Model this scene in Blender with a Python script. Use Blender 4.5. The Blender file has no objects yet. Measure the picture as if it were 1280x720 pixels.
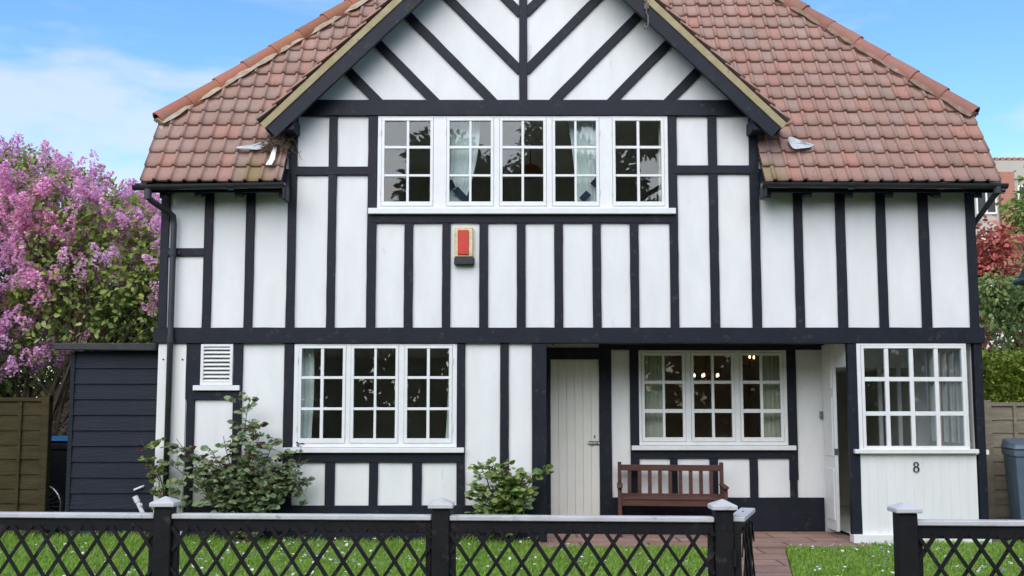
import bpy, bmesh, math, random
import numpy as np
from mathutils import Vector, Matrix

random.seed(7)
RNG = np.random.default_rng(11)
R = math.radians
SC = bpy.context.scene
COL = SC.collection

# ------------------------------------------------------------------ camera
CAM = Vector((0.0, -12.0, 1.66))
F = 1236.0
PITCH = R(5.2)
VSH = 32.5
cd = bpy.data.cameras.new('camera')
cam = bpy.data.objects.new('camera', cd)
COL.objects.link(cam)
cam.location = CAM
cam.rotation_euler = (R(90) + PITCH, 0, 0)
cd.sensor_width = 36.0
cd.lens = 36.0 * F / 1280
cd.shift_y = VSH / 1280
cd.clip_start = 0.1
cd.clip_end = 3000
SC.camera = cam


def U(px, py, Y=0.0):
    """the point of the plane y = Y seen at photo pixel (px, py)"""
    xc = (px - 640) / F
    yc = (360 + VSH - py) / F
    d = Vector((xc, math.cos(PITCH) - yc * math.sin(PITCH), math.sin(PITCH) + yc * math.cos(PITCH)))
    t = (Y - CAM.y) / d.y
    return CAM + d * t


def UX(px, py, Y=0.0):
    return U(px, py, Y).x


def UZ(py, Y=0.0, px=640):
    return U(px, py, Y).z


def on_plane(px, py, p0, n):
    a = U(px, py, 0) - CAM
    t = (p0 - CAM).dot(n) / a.dot(n)
    return CAM + a * t


# ------------------------------------------------------------------ materials
def mat(name, base, rough=0.6, c2=None, scale=3.0, stretch=(1, 1, 1), lo=0.35, hi=0.7, detail=5,
        bump=0.0, bscale=30.0, bstretch=None, island=0.0, spec=0.4, metal=0.0, coat=0.0, transl=0.0, c3=None, s3=9.0, t3=0.6):
    m = bpy.data.materials.new(name)
    m.use_nodes = True
    nt = m.node_tree
    N, L = nt.nodes, nt.links
    b = N['Principled BSDF']
    out = N['Material Output']
    b.inputs['Roughness'].default_value = rough
    b.inputs['Specular IOR Level'].default_value = spec
    b.inputs['Metallic'].default_value = metal
    b.inputs['Coat Weight'].default_value = coat
    tc = N.new('ShaderNodeTexCoord')
    col = None
    rgb = N.new('ShaderNodeRGB')
    rgb.outputs[0].default_value = (*base, 1)
    col = rgb.outputs[0]

    def noise(sc, st, det):
        mp = N.new('ShaderNodeMapping')
        mp.inputs['Scale'].default_value = st
        L.new(tc.outputs['Object'], mp.inputs[0])
        n = N.new('ShaderNodeTexNoise')
        n.inputs['Scale'].default_value = sc
        n.inputs['Detail'].default_value = det
        n.inputs['Roughness'].default_value = 0.6
        L.new(mp.outputs[0], n.inputs['Vector'])
        return n.outputs['Fac']

    def mixc(f, a, c):
        mx = N.new('ShaderNodeMix')
        mx.data_type = 'RGBA'
        L.new(f, mx.inputs[0])
        L.new(a, mx.inputs[6])
        mx.inputs[7].default_value = (*c, 1)
        return mx.outputs[2]

    def ramp(f, a, c):
        r = N.new('ShaderNodeMapRange')
        r.inputs[1].default_value = a
        r.inputs[2].default_value = c
        L.new(f, r.inputs[0])
        return r.outputs[0]

    if c2:
        col = mixc(ramp(noise(scale, stretch, detail), lo, hi), col, c2)
    if c3:
        col = mixc(ramp(noise(s3, stretch, 6), t3, t3 + 0.12), col, c3)
    if island:
        g = N.new('ShaderNodeNewGeometry')
        h = N.new('ShaderNodeHueSaturation')
        r = N.new('ShaderNodeMapRange')
        r.inputs[3].default_value = 1 - island
        r.inputs[4].default_value = 1 + island
        L.new(g.outputs['Random Per Island'], r.inputs[0])
        L.new(r.outputs[0], h.inputs['Value'])
        mlt = N.new('ShaderNodeMath')
        mlt.operation = 'MULTIPLY'
        mlt.inputs[1].default_value = 7.31
        L.new(g.outputs['Random Per Island'], mlt.inputs[0])
        fr = N.new('ShaderNodeMath')
        fr.operation = 'FRACT'
        L.new(mlt.outputs[0], fr.inputs[0])
        r2 = N.new('ShaderNodeMapRange')
        r2.inputs[3].default_value = 0.5 - 0.05 * island
        r2.inputs[4].default_value = 0.5 + 0.05 * island
        L.new(fr.outputs[0], r2.inputs[0])
        L.new(r2.outputs[0], h.inputs['Hue'])
        L.new(col, h.inputs['Color'])
        col = h.outputs[0]
    L.new(col, b.inputs['Base Color'])
    if bump:
        bp = N.new('ShaderNodeBump')
        bp.inputs['Strength'].default_value = bump
        bp.inputs['Distance'].default_value = 0.02
        L.new(noise(bscale, bstretch or stretch, 6), bp.inputs['Height'])
        L.new(bp.outputs[0], b.inputs['Normal'])
    if transl:
        tr = N.new('ShaderNodeBsdfTranslucent')
        L.new(col, tr.inputs['Color'])
        ms = N.new('ShaderNodeMixShader')
        ms.inputs[0].default_value = transl
        L.new(b.outputs[0], ms.inputs[1])
        L.new(tr.outputs[0], ms.inputs[2])
        L.new(ms.outputs[0], out.inputs['Surface'])
    return m


M = {}
M['plaster'] = mat('plaster', (.81, .805, .785), .85, c2=(.735, .735, .715), scale=2.4, stretch=(1.6, 1.6, .5), bump=.15, bscale=20, bstretch=(1, 1, .7), c3=(.60, .595, .55), s3=4.2, t3=.655, spec=.2)
M['cream'] = mat('cream_paint', (.77, .75, .68), .7, c2=(.71, .69, .61), scale=2.2, bump=.1, bscale=22, spec=.25)
M['timber'] = mat('black_timber', (.0070, .0090, .0165), .55, c2=(.0115, .0138, .0225), scale=5, bump=.16, bscale=60, c3=(.040, .037, .038), s3=11, t3=.60, spec=.28)
M['white_paint'] = mat('white_paint', (.80, .80, .79), .4, c2=(.74, .735, .70), scale=7, bump=.06, bscale=40, spec=.45, c3=(.62, .60, .54), s3=9, t3=.7)
M['white_board'] = mat('white_boarding', (.79, .785, .765), .6, c2=(.735, .73, .70), scale=2, stretch=(3, 3, .5), bump=.12, bscale=26, spec=.3)
M['khaki'] = mat('verge_board', (.34, .275, .145), .8, c2=(.42, .36, .23), scale=6, bump=.3, bscale=30, c3=(.20, .16, .07), s3=12, t3=.62, spec=.15)
M['mortar'] = mat('mortar', (.50, .42, .31), .95, c2=(.36, .29, .21), scale=9, bump=.6, bscale=30, spec=.1)
M['gutter'] = mat('gutter_plastic', (.02, .02, .024), .35, c2=(.04, .042, .045), scale=4, bump=.05, spec=.5, c3=(.09, .085, .07), s3=10, t3=.68)
M['deck'] = mat('roof_deck', (.05, .04, .035), .9)
M['lead'] = mat('lead_flashing', (.60, .62, .64), .45, c2=(.42, .44, .46), scale=12, bump=.3, spec=.4)
M['room'] = mat('room_wall', (.78, .76, .68), .9, c2=(.72, .70, .62), scale=1.2)
M['roomfloor'] = mat('room_floor', (.12, .08, .05), .6)
M['curtain_aqua'] = mat('curtain_aqua', (.82, .90, .885), .8, c2=(.72, .82, .81), scale=4, stretch=(14, 1, .3), transl=.12, spec=.1)
M['curtain_cream'] = mat('curtain_cream', (.74, .74, .60), .85, c2=(.60, .62, .50), scale=4, stretch=(12, 1, .3), transl=.1, spec=.1)
M['navy_cloth'] = mat('navy_cloth', (.02, .035, .07), .9)
M['red_plastic'] = mat('red_plastic', (.62, .05, .025), .35, c2=(.5, .03, .02), scale=8, spec=.5)
M['cream_plastic'] = mat('cream_plastic', (.74, .66, .42), .5, c2=(.55, .42, .20), scale=14, c3=(.25, .16, .08), s3=22, t3=.66)
M['black_plastic'] = mat('black_plastic', (.02, .021, .025), .45, c2=(.035, .036, .04), scale=6)
M['metal'] = mat('steel', (.45, .45, .46), .35, metal=1.0, c2=(.25, .25, .25), scale=20)
M['rust'] = mat('rusty_iron', (.10, .055, .035), .7, c2=(.16, .15, .14), scale=30)
M['teak'] = mat('teak', (.105, .042, .030), .6, c2=(.062, .027, .020), scale=4, stretch=(1, 9, 9), bump=.25, bscale=30, spec=.35, c3=(.12, .07, .045), s3=5, t3=.62)
M['shed'] = mat('shed_boards', (.0062, .0095, .019), .62, c2=(.0105, .015, .027), scale=4, stretch=(.5, 1, 5), bump=.4, bscale=20, spec=.3)
M['felt'] = mat('roofing_felt', (.035, .035, .038), .85, c2=(.06, .06, .058), scale=7, bump=.4, bscale=60)
M['fence_black'] = mat('fence_black', (.0085, .008, .0085), .6, c2=(.015, .014, .0145), scale=6, bump=.15, bscale=60, spec=.25, c3=(.045, .042, .036), s3=9, t3=.60)
M['fence_white'] = mat('fence_white', (.64, .62, .60), .6, c2=(.52, .50, .475), scale=5, bump=.2, bscale=35, c3=(.30, .28, .25), s3=11, t3=.60)
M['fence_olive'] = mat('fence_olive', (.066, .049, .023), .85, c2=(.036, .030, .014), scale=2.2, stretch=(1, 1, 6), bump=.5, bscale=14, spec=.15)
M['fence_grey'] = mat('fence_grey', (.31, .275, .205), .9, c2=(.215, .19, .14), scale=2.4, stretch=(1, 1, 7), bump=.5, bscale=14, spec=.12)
M['bin_black'] = mat('bin_black', (.012, .013, .016), .5)
M['bin_blue'] = mat('bin_blue_lid', (.02, .14, .33), .45)
M['bin_grey'] = mat('bin_grey', (.085, .12, .16), .42, c2=(.11, .145, .185), scale=5, bump=.1, bscale=80)
M['rubber'] = mat('rubber', (.012, .012, .012), .8)
M['pvc'] = mat('white_pvc', (.74, .75, .76), .35)
M['soil'] = mat('soil', (.045, .03, .02), .95, c2=(.075, .05, .032), scale=8, bump=.8, bscale=22)
M['turf'] = mat('turf', (.09, .16, .025), .95, c2=(.035, .05, .015), scale=3, bump=.5, bscale=40)
M['paving'] = mat('red_paving', (.27, .135, .10), .85, c2=(.19, .10, .078), scale=2.2, bump=.35, bscale=30, c3=(.34, .24, .19), s3=6, t3=.64)
M['asphalt'] = mat('asphalt', (.05, .05, .052), .9, c2=(.065, .063, .06), scale=3, bump=.4, bscale=120)
M['slabs'] = mat('pavement_slabs', (.26, .25, .235), .9, c2=(.20, .19, .18), scale=1.5, bump=.3, bscale=60)
M['grass'] = mat('grass_blades', (.27, .45, .065), .6, c2=(.36, .52, .11), scale=1.1, island=.4, transl=.45, spec=.25)
M['petal'] = mat('daisy_petal', (.82, .82, .80), .7, transl=.2)
M['bark'] = mat('bark', (.085, .065, .045), .95, c2=(.045, .035, .026), scale=7, stretch=(3, 3, .6), bump=.7, bscale=20)
M['lilac_leaf'] = mat('lilac_leaf', (.24, .33, .075), .55, c2=(.33, .40, .11), scale=1.2, island=.45, transl=.3)
M['lilac_bloom'] = mat('lilac_bloom', (.90, .58, .87), .75, c2=(.93, .50, .70), scale=.8, island=.32, transl=.42, lo=.34, hi=.6)
M['green_leaf'] = mat('green_leaf', (.24, .32, .06), .55, c2=(.15, .22, .04), scale=.6, island=.5, transl=.35)
M['hedge_leaf'] = mat('hedge_leaf', (.38, .47, .065), .55, c2=(.22, .31, .045), scale=1.4, island=.5, transl=.3)
M['dark_leaf'] = mat('dark_leaf', (.06, .09, .03), .55, c2=(.09, .13, .045), scale=.4, island=.5, transl=.3)
M['red_leaf'] = mat('red_leaf', (.46, .12, .09), .6, c2=(.56, .20, .14), scale=1.0, island=.5, transl=.3)
M['weep_leaf'] = mat('weeping_leaf', (.32, .40, .14), .55, c2=(.20, .28, .09), scale=.9, island=.5, transl=.35)
M['rose_leaf'] = mat('rose_leaf', (.15, .215, .095), .42, c2=(.23, .28, .13), scale=3, island=.55, transl=.18, spec=.5)
M['rose_light'] = mat('rose_light_leaf', (.19, .28, .075), .45, c2=(.26, .33, .10), scale=3, island=.5, transl=.25, spec=.45)
M['rose_red'] = mat('rose_red_leaf', (.13, .035, .028), .5, island=.4, transl=.2)
M['rose_stem'] = mat('rose_stem', (.07, .06, .028), .7, c2=(.10, .045, .03), scale=6)
M['render_white'] = mat('white_render', (.72, .72, .70), .9, c2=(.62, .62, .60), scale=.6)
M['stone'] = mat('pale_stone', (.44, .40, .35), .9, c2=(.37, .34, .30), scale=.4, bump=.2, bscale=4)  # lightened, with distance haze put into the stone colour
M['slate'] = mat('dark_slate', (.03, .03, .034), .6)
M['twig'] = mat('twigs', (.16, .11, .07), .9)
M['lampshade'] = mat('orange_shade', (.65, .22, .07), .8, transl=.4)
M['dark_wood'] = mat('dark_wood', (.05, .028, .018), .5)


def brick_mat(name, c1, c2, mortar, scale, bw=.5, rh=.25):
    m = bpy.data.materials.new(name)
    m.use_nodes = True
    N, L = m.node_tree.nodes, m.node_tree.links
    b = N['Principled BSDF']
    b.inputs['Roughness'].default_value = .9
    b.inputs['Specular IOR Level'].default_value = .15
    tc = N.new('ShaderNodeTexCoord')
    sp = N.new('ShaderNodeSeparateXYZ')
    L.new(tc.outputs['Object'], sp.inputs[0])
    ad = N.new('ShaderNodeMath')
    L.new(sp.outputs[0], ad.inputs[0])
    L.new(sp.outputs[1], ad.inputs[1])
    cb = N.new('ShaderNodeCombineXYZ')
    L.new(ad.outputs[0], cb.inputs[0])
    L.new(sp.outputs[2], cb.inputs[1])
    br = N.new('ShaderNodeTexBrick')
    br.inputs['Color1'].default_value = (*c1, 1)
    br.inputs['Color2'].default_value = (*c2, 1)
    br.inputs['Mortar'].default_value = (*mortar, 1)
    br.inputs['Scale'].default_value = scale
    br.inputs['Mortar Size'].default_value = .02
    L.new(cb.outputs[0], br.inputs['Vector'])
    L.new(br.outputs['Color'], b.inputs['Base Color'])
    return m


M['brick_red'] = brick_mat('red_brick', (.40, .15, .11), (.34, .13, .095), (.40, .27, .22), 2.2)  # paler brick: the far block's haze is mixed into its colour
M['brick_brown'] = brick_mat('brown_tile_hanging', (.30, .14, .085), (.24, .10, .065), (.16, .09, .06), 3.0)


def paving_mat(name, base):
    m = base
    N, L = m.node_tree.nodes, m.node_tree.links
    b = N['Principled BSDF']
    src = b.inputs['Base Color'].links[0].from_socket
    tc = N.new('ShaderNodeTexCoord')
    br = N.new('ShaderNodeTexBrick')
    br.inputs['Scale'].default_value = .62
    br.inputs['Mortar Size'].default_value = .011
    br.inputs['Color1'].default_value = (1, 1, 1, 1)
    br.inputs['Color2'].default_value = (.84, .86, .86, 1)
    br.inputs['Mortar'].default_value = (.45, .45, .42, 1)
    L.new(tc.outputs['Object'], br.inputs['Vector'])
    mx = N.new('ShaderNodeMix')
    mx.data_type = 'RGBA'
    mx.blend_type = 'MULTIPLY'
    mx.inputs[0].default_value = 1
    L.new(src, mx.inputs[6])
    L.new(br.outputs['Color'], mx.inputs[7])
    L.new(mx.outputs[2], b.inputs['Base Color'])


M['paving'] = mat('red_paving', (.38, .225, .175), .85, c2=(.28, .17, .135), scale=2.2, bump=.35, bscale=30, c3=(.44, .34, .28), s3=6, t3=.60)
paving_mat('paving', M['paving'])


def tile_mat(name, dull):
    m = bpy.data.materials.new(name)
    m.use_nodes = True
    N, L = m.node_tree.nodes, m.node_tree.links
    b = N['Principled BSDF']
    b.inputs['Roughness'].default_value = .8
    b.inputs['Specular IOR Level'].default_value = .25
    g = N.new('ShaderNodeNewGeometry')
    cr = N.new('ShaderNodeValToRGB')
    e = cr.color_ramp.elements
    cols = [(.0, (.31, .195, .155)), (.22, (.365, .21, .165)), (.45, (.335, .22, .175)), (.62, (.41, .205, .155)), (.8, (.32, .22, .18)), (1, (.385, .24, .195))]
    e[0].position, e[0].color = 0, (*cols[0][1], 1)
    e[1].position, e[1].color = 1, (*cols[-1][1], 1)
    for p, c in cols[1:-1]:
        el = e.new(p)
        el.color = (*c, 1)
    L.new(g.outputs['Random Per Island'], cr.inputs[0])
    tc = N.new('ShaderNodeTexCoord')

    def noise(sc, det=5, st=(1, 1, 1), off=0):
        mp = N.new('ShaderNodeMapping')
        mp.inputs['Scale'].default_value = st
        mp.inputs['Location'].default_value = (off, off, 0)
        L.new(tc.outputs['Object'], mp.inputs[0])
        n = N.new('ShaderNodeTexNoise')
        n.inputs['Scale'].default_value = sc
        n.inputs['Detail'].default_value = det
        L.new(mp.outputs[0], n.inputs['Vector'])
        return n.outputs['Fac']

    def stain(col, fac, lo, hi, c, amt):
        r = N.new('ShaderNodeMapRange')
        r.inputs[1].default_value = lo
        r.inputs[2].default_value = hi
        r.inputs[4].default_value = amt
        L.new(fac, r.inputs[0])
        mx = N.new('ShaderNodeMix')
        mx.data_type = 'RGBA'
        L.new(r.outputs[0], mx.inputs[0])
        L.new(col, mx.inputs[6])
        mx.inputs[7].default_value = (*c, 1)
        return mx.outputs[2]

    c = cr.outputs[0]
    c = stain(c, noise(2.2, 6), .45, .7, (.21, .155, .125), .18 + dull)
    c = stain(c, noise(14, 6, (1, 1, .4)), .58, .72, (.19, .14, .11), .45)
    c = stain(c, noise(33, 3, off=3), .70, .73, (.05, .035, .03), .9)
    c = stain(c, noise(38, 2, off=9), .73, .76, (.62, .56, .48), .8)
    # moss beside the valley feet
    for p in ((-3.12, -0.3, 4.42), (3.05, -0.3, 4.38)):
        vm = N.new('ShaderNodeVectorMath')
        vm.operation = 'DISTANCE'
        vm.inputs[1].default_value = p
        L.new(tc.outputs['Object'], vm.inputs[0])
        ad = N.new('ShaderNodeMath')
        ad.operation = 'ADD'
        nz = noise(6, 4)
        L.new(vm.outputs['Value'], ad.inputs[0])
        sb = N.new('ShaderNodeMath')
        sb.operation = 'MULTIPLY'
        sb.inputs[1].default_value = .35
        L.new(nz, sb.inputs[0])
        L.new(sb.outputs[0], ad.inputs[1])
        c = stain(c, ad.outputs[0], .46, .30, (.20, .17, .05), .55)
    L.new(c, b.inputs['Base Color'])
    bp = N.new('ShaderNodeBump')
    bp.inputs['Strength'].default_value = .3
    bp.inputs['Distance'].default_value = .01
    L.new(noise(50, 5), bp.inputs['Height'])
    L.new(bp.outputs[0], b.inputs['Normal'])
    return m


M['tile'] = tile_mat('clay_tile', .12)
M['hip'] = mat('hip_tile', (.36, .14, .085), .8, c2=(.29, .12, .08), scale=3, bump=.2, bscale=30, island=.2, c3=(.24, .15, .11), s3=5, t3=.58, spec=.2)
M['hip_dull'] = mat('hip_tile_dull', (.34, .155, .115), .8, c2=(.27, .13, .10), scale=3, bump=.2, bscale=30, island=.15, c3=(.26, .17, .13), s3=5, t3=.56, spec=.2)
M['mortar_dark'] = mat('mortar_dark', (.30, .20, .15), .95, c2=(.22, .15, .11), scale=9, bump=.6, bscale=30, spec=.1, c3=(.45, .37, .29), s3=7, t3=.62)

g_ = bpy.data.materials.new('window_glass')
g_.use_nodes = True
N, L = g_.node_tree.nodes, g_.node_tree.links
N.remove(N['Principled BSDF'])
tr = N.new('ShaderNodeBsdfTransparent')
tr.inputs[0].default_value = (.93, .95, .94, 1)
gl = N.new('ShaderNodeBsdfGlossy')
gl.inputs['Roughness'].default_value = 0.0
lw = N.new('ShaderNodeLayerWeight')
lw.inputs['Blend'].default_value = .5
pw5 = N.new('ShaderNodeMath')
pw5.operation = 'POWER'
pw5.inputs[1].default_value = 5
L.new(lw.outputs['Facing'], pw5.inputs[0])
fr = N.new('ShaderNodeMapRange')
fr.inputs[3].default_value = .042
fr.inputs[4].default_value = 1.0
L.new(pw5.outputs[0], fr.inputs[0])
mx = N.new('ShaderNodeMixShader')
L.new(fr.outputs[0], mx.inputs[0])
L.new(tr.outputs[0], mx.inputs[1])
L.new(gl.outputs[0], mx.inputs[2])
L.new(mx.outputs[0], N['Material Output'].inputs['Surface'])
M['glass'] = g_

e_ = bpy.data.materials.new('lit_bulb')
e_.use_nodes = True
b = e_.node_tree.nodes['Principled BSDF']
b.inputs['Emission Color'].default_value = (1, .50, .22, 1)
b.inputs['Emission Strength'].default_value = 2.6
M['bulb'] = e_


# ------------------------------------------------------------------ object helpers
ORG = {}


def tag(o, label=None, cat=None, group=None, kind=None):
    if label:
        o['label'] = label
    if cat:
        o['category'] = cat
    if group:
        o['group'] = group
    if kind:
        o['kind'] = kind
    return o


def thing(name, loc, label, cat, group=None):
    o = bpy.data.objects.new(name, None)
    o.empty_display_size = .2
    COL.objects.link(o)
    o.location = loc
    ORG[o.name] = Vector(loc)
    return tag(o, label, cat, group)


def link(name, me, material, parent=None, smooth=False):
    o = bpy.data.objects.new(name, me)
    COL.objects.link(o)
    if material:
        me.materials.append(M[material] if isinstance(material, str) else material)
    if parent is not None:
        o.parent = parent
        org = ORG[parent.name]
        ORG[o.name] = org
        if org.length > 0:
            me.transform(Matrix.Translation(-org))
    else:
        ORG[o.name] = Vector((0, 0, 0))
    if smooth:
        me.polygons.foreach_set('use_smooth', [True] * len(me.polygons))
    return o


class MB:
    def __init__(s):
        s.v, s.f = [], []

    def add(s, vs, fs):
        n = len(s.v)
        s.v += [tuple(v) for v in vs]
        s.f += [tuple(i + n for i in f) for f in fs]
        return s

    def box(s, x0, x1, y0, y1, z0, z1):
        if x0 > x1: x0, x1 = x1, x0
        if y0 > y1: y0, y1 = y1, y0
        if z0 > z1: z0, z1 = z1, z0
        return s.add([(x0, y0, z0), (x1, y0, z0), (x1, y1, z0), (x0, y1, z0), (x0, y0, z1), (x1, y0, z1), (x1, y1, z1), (x0, y1, z1)],
                     [(3, 2, 1, 0), (4, 5, 6, 7), (0, 1, 5, 4), (1, 2, 6, 5), (2, 3, 7, 6), (3, 0, 4, 7)])

    def obox(s, c, u, v, w):
        """oriented box: centre and three half-axis vectors"""
        c, u, v, w = Vector(c), Vector(u), Vector(v), Vector(w)
        P = [c + a * u + b_ * v + d * w for d in (-1, 1) for a, b_ in ((-1, -1), (1, -1), (1, 1), (-1, 1))]
        return s.add(P, [(3, 2, 1, 0), (4, 5, 6, 7), (0, 1, 5, 4), (1, 2, 6, 5), (2, 3, 7, 6), (3, 0, 4, 7)])

    def bar(s, a, b_, w, d, up=(0, 0, 1)):
        """square bar from a to b_, w wide across 'up', d thick along the third axis"""
        a, b_ = Vector(a), Vector(b_)
        t = (b_ - a)
        ln = t.length
        t.normalize()
        up = Vector(up)
        n = t.cross(up)
        if n.length < 1e-4:
            n = t.cross(Vector((0, 1, 0)))
        n.normalize()
        q = n.cross(t)
        return s.obox((a + b_) / 2, t * ln / 2, n * d / 2, q * w / 2)

    def plank(s, p0, p1, w, y0, y1, jit=.0022, step=.22):
        """timber in the xz plane from p0 to p1 with slightly uneven edges"""
        p0, p1 = Vector(p0), Vector(p1)
        d = p1 - p0
        n = max(2, int(d.length / step))
        q = Vector((-d.y, d.x)).normalized() * w / 2
        vs, fs = [], []
        for i in range(n + 1):
            c = p0 + d * i / n
            a = c - q * (1 + random.uniform(-jit, jit) * 2 / w)
            b_ = c + q * (1 + random.uniform(-jit, jit) * 2 / w)
            yy = y0 + random.uniform(-.0006, .0006)
            c_ = .004
            qa = q.normalized() * c_
            vs += [(a.x, y1, a.y), (a.x, yy + c_, a.y), (a.x + qa.x, yy, a.y + qa.y), (b_.x - qa.x, yy, b_.y - qa.y), (b_.x, yy + c_, b_.y), (b_.x, y1, b_.y)]
        for i in range(n):
            o = i * 6
            for k in range(6):
                k2 = (k + 1) % 6
                fs.append((o + k, o + 6 + k, o + 6 + k2, o + k2))
        fs.append((0, 1, 2, 3, 4, 5))
        fs.append(tuple(n * 6 + k for k in (5, 4, 3, 2, 1, 0)))
        return s.add(vs, fs)

    def tube(s, pts, rad, k=8, caps=True):
        pts = [Vector(p) for p in pts]
        if not hasattr(rad, '__len__'):
            rad = [rad] * len(pts)
        vs, fs = [], []
        prev = None
        for i, p in enumerate(pts):
            t = (pts[min(i + 1, len(pts) - 1)] - pts[max(i - 1, 0)])
            if t.length < 1e-9:
                t = Vector((0, 0, 1))
            t.normalize()
            if prev is None:
                r = t.cross(Vector((0, 0, 1)))
                if r.length < .05:
                    r = t.cross(Vector((1, 0, 0)))
            else:
                r = prev - t * prev.dot(t)
            r.normalize()
            prev = r
            q = t.cross(r)
            for j in range(k):
                a = 2 * math.pi * j / k
                vs.append(p + (r * math.cos(a) + q * math.sin(a)) * rad[i])
        for i in range(len(pts) - 1):
            for j in range(k):
                j2 = (j + 1) % k
                fs.append((i * k + j, i * k + j2, (i + 1) * k + j2, (i + 1) * k + j))
        if caps:
            fs.append(tuple(range(k - 1, -1, -1)))
            fs.append(tuple((len(pts) - 1) * k + j for j in range(k)))
        return s.add(vs, fs)

    def lathe(s, c, prof, k=14):
        """profile of (radius, height) turned round a vertical axis through c"""
        c = Vector(c)
        vs, fs = [], []
        for r, h in prof:
            for j in range(k):
                a = 2 * math.pi * j / k
                vs.append((c.x + r * math.cos(a), c.y + r * math.sin(a), c.z + h))
        for i in range(len(prof) - 1):
            for j in range(k):
                j2 = (j + 1) % k
                fs.append((i * k + j, i * k + j2, (i + 1) * k + j2, (i + 1) * k + j))
        fs.append(tuple(range(k - 1, -1, -1)))
        fs.append(tuple((len(prof) - 1) * k + j for j in range(k)))
        return s.add(vs, fs)

    def mesh(s, name):
        me = bpy.data.meshes.new(name)
        me.from_pydata(s.v, [], s.f)
        me.update()
        return me

    def build(s, name, material, parent=None, smooth=False, bevel=0):
        me = s.mesh(name)
        if bevel:
            bm = bmesh.new()
            bm.from_mesh(me)
            bmesh.ops.bevel(bm, geom=bm.edges[:], offset=bevel, segments=1, affect='EDGES', clamp_overlap=True)
            bm.to_mesh(me)
            bm.free()
        return link(name, me, material, parent, smooth)


def np_mesh(name, V, Fq):
    me = bpy.data.meshes.new(name)
    V = np.ascontiguousarray(V, dtype=np.float32)
    Fq = np.ascontiguousarray(Fq, dtype=np.int32)
    nf, k = Fq.shape
    me.vertices.add(len(V))
    me.vertices.foreach_set('co', V.ravel())
    me.loops.add(nf * k)
    me.loops.foreach_set('vertex_index', Fq.ravel())
    me.polygons.add(nf)
    me.polygons.foreach_set('loop_start', np.arange(0, nf * k, k, dtype=np.int32))
    me.update(calc_edges=True)
    return me


def unit(a):
    return a / np.maximum(np.linalg.norm(a, axis=1, keepdims=True), 1e-9)


def leaf_mesh(name, P, D, size, width=.55, fold=.18, droop=.15, rng=RNG, face=(0, 0, 1.0)):
    """six-cornered folded leaves at points P growing along D"""
    n = len(P)
    D = unit(D)
    rv = unit(rng.normal(size=(n, 3)) * .7 + np.array(face))
    S = unit(np.cross(D, rv))
    Nn = np.cross(S, D)
    sz = (size * rng.uniform(.65, 1.3, n))[:, None]
    w = sz * width * .5
    base = P
    tip = P + D * sz - Nn * sz * droop
    r1 = P + D * sz * .3 + S * w + Nn * w * fold
    r2 = P + D * sz * .7 + S * w * .8 + Nn * (w * fold - sz * droop * .5)
    l1 = P + D * sz * .3 - S * w + Nn * w * fold
    l2 = P + D * sz * .7 - S * w * .8 + Nn * (w * fold - sz * droop * .5)
    V = np.stack([base, r1, r2, tip, l2, l1], 1).reshape(-1, 3)
    o = (np.arange(n) * 6)[:, None]
    Fq = np.concatenate([o + np.array([[0, 1, 2, 3]]), o + np.array([[0, 3, 4, 5]])], 0)
    return np_mesh(name, V, Fq)


def rand_dirs(n, rng=RNG, up=0.0):
    d = rng.normal(size=(n, 3))
    d[:, 2] += up
    return unit(d)


# ------------------------------------------------------------------ THE HOUSE
house = thing('timber_framed_house', (0, 0, 0), 'white half-timbered house with black beams and a red tiled roof behind the lattice fence', 'house')
YT = -0.030      # face of the studs
YB = -0.036      # face of beams laid over studs
YR = 1.0         # porch back wall
DY = 6.44         # back of the house

XL = UX(201, 250, YT)
XR = UX(1220, 270, YT)
ZB0, ZB1 = UZ(429.0, YB), UZ(409.5, YB)      # the long beam between the storeys
XPL = UX(683, 540, 0)                        # porch, left post right edge
XPR = 4.09                                   # porch, right side wall
EAVE_Y, EAVE_Z = -0.36, 4.30
RS = math.tan(R(58))
WZ = EAVE_Z + (0 - EAVE_Y) * RS              # main roof height above the wall plane
GXL, GXR = UX(359.5, 270, YT), UX(948, 250, YT)
GC = UX(654, 100, 0)
ZTIE0, ZTIE1 = UZ(144.5, YB), UZ(125.0, YB)


def wall(name, x0, x1, z0, z1, holes, y0, y1, material, parent=house):
    xs = sorted({x0, x1, *[c for h in holes for c in h[:2]]})
    zs = sorted({z0, z1, *[c for h in holes for c in h[2:]]})
    bm = bmesh.new()
    V = {(i, j): bm.verts.new((x, y0, z)) for i, x in enumerate(xs) for j, z in enumerate(zs)}
    for i in range(len(xs) - 1):
        for j in range(len(zs) - 1):
            cx, cz = (xs[i] + xs[i + 1]) / 2, (zs[j] + zs[j + 1]) / 2
            if any(h[0] < cx < h[1] and h[2] < cz < h[3] for h in holes):
                continue
            bm.faces.new((V[i, j], V[i + 1, j], V[i + 1, j + 1], V[i, j + 1]))
    r = bmesh.ops.extrude_face_region(bm, geom=bm.faces[:])
    for e in r['geom']:
        if isinstance(e, bmesh.types.BMVert):
            e.co.y = y1
    bmesh.ops.delete(bm, geom=[v for v in bm.verts if not v.link_faces], context='VERTS')
    bmesh.ops.recalc_face_normals(bm, faces=bm.faces[:])
    me = bpy.data.meshes.new(name)
    bm.to_mesh(me)
    bm.free()
    return link(name, me, material, parent)


# --- window layouts (photo pixels): frame x0,x1,y0,y1 ; lights [(pane cols)] ; pane rows
def WX(px, py, Y): return UX(px, py, Y)


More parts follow.
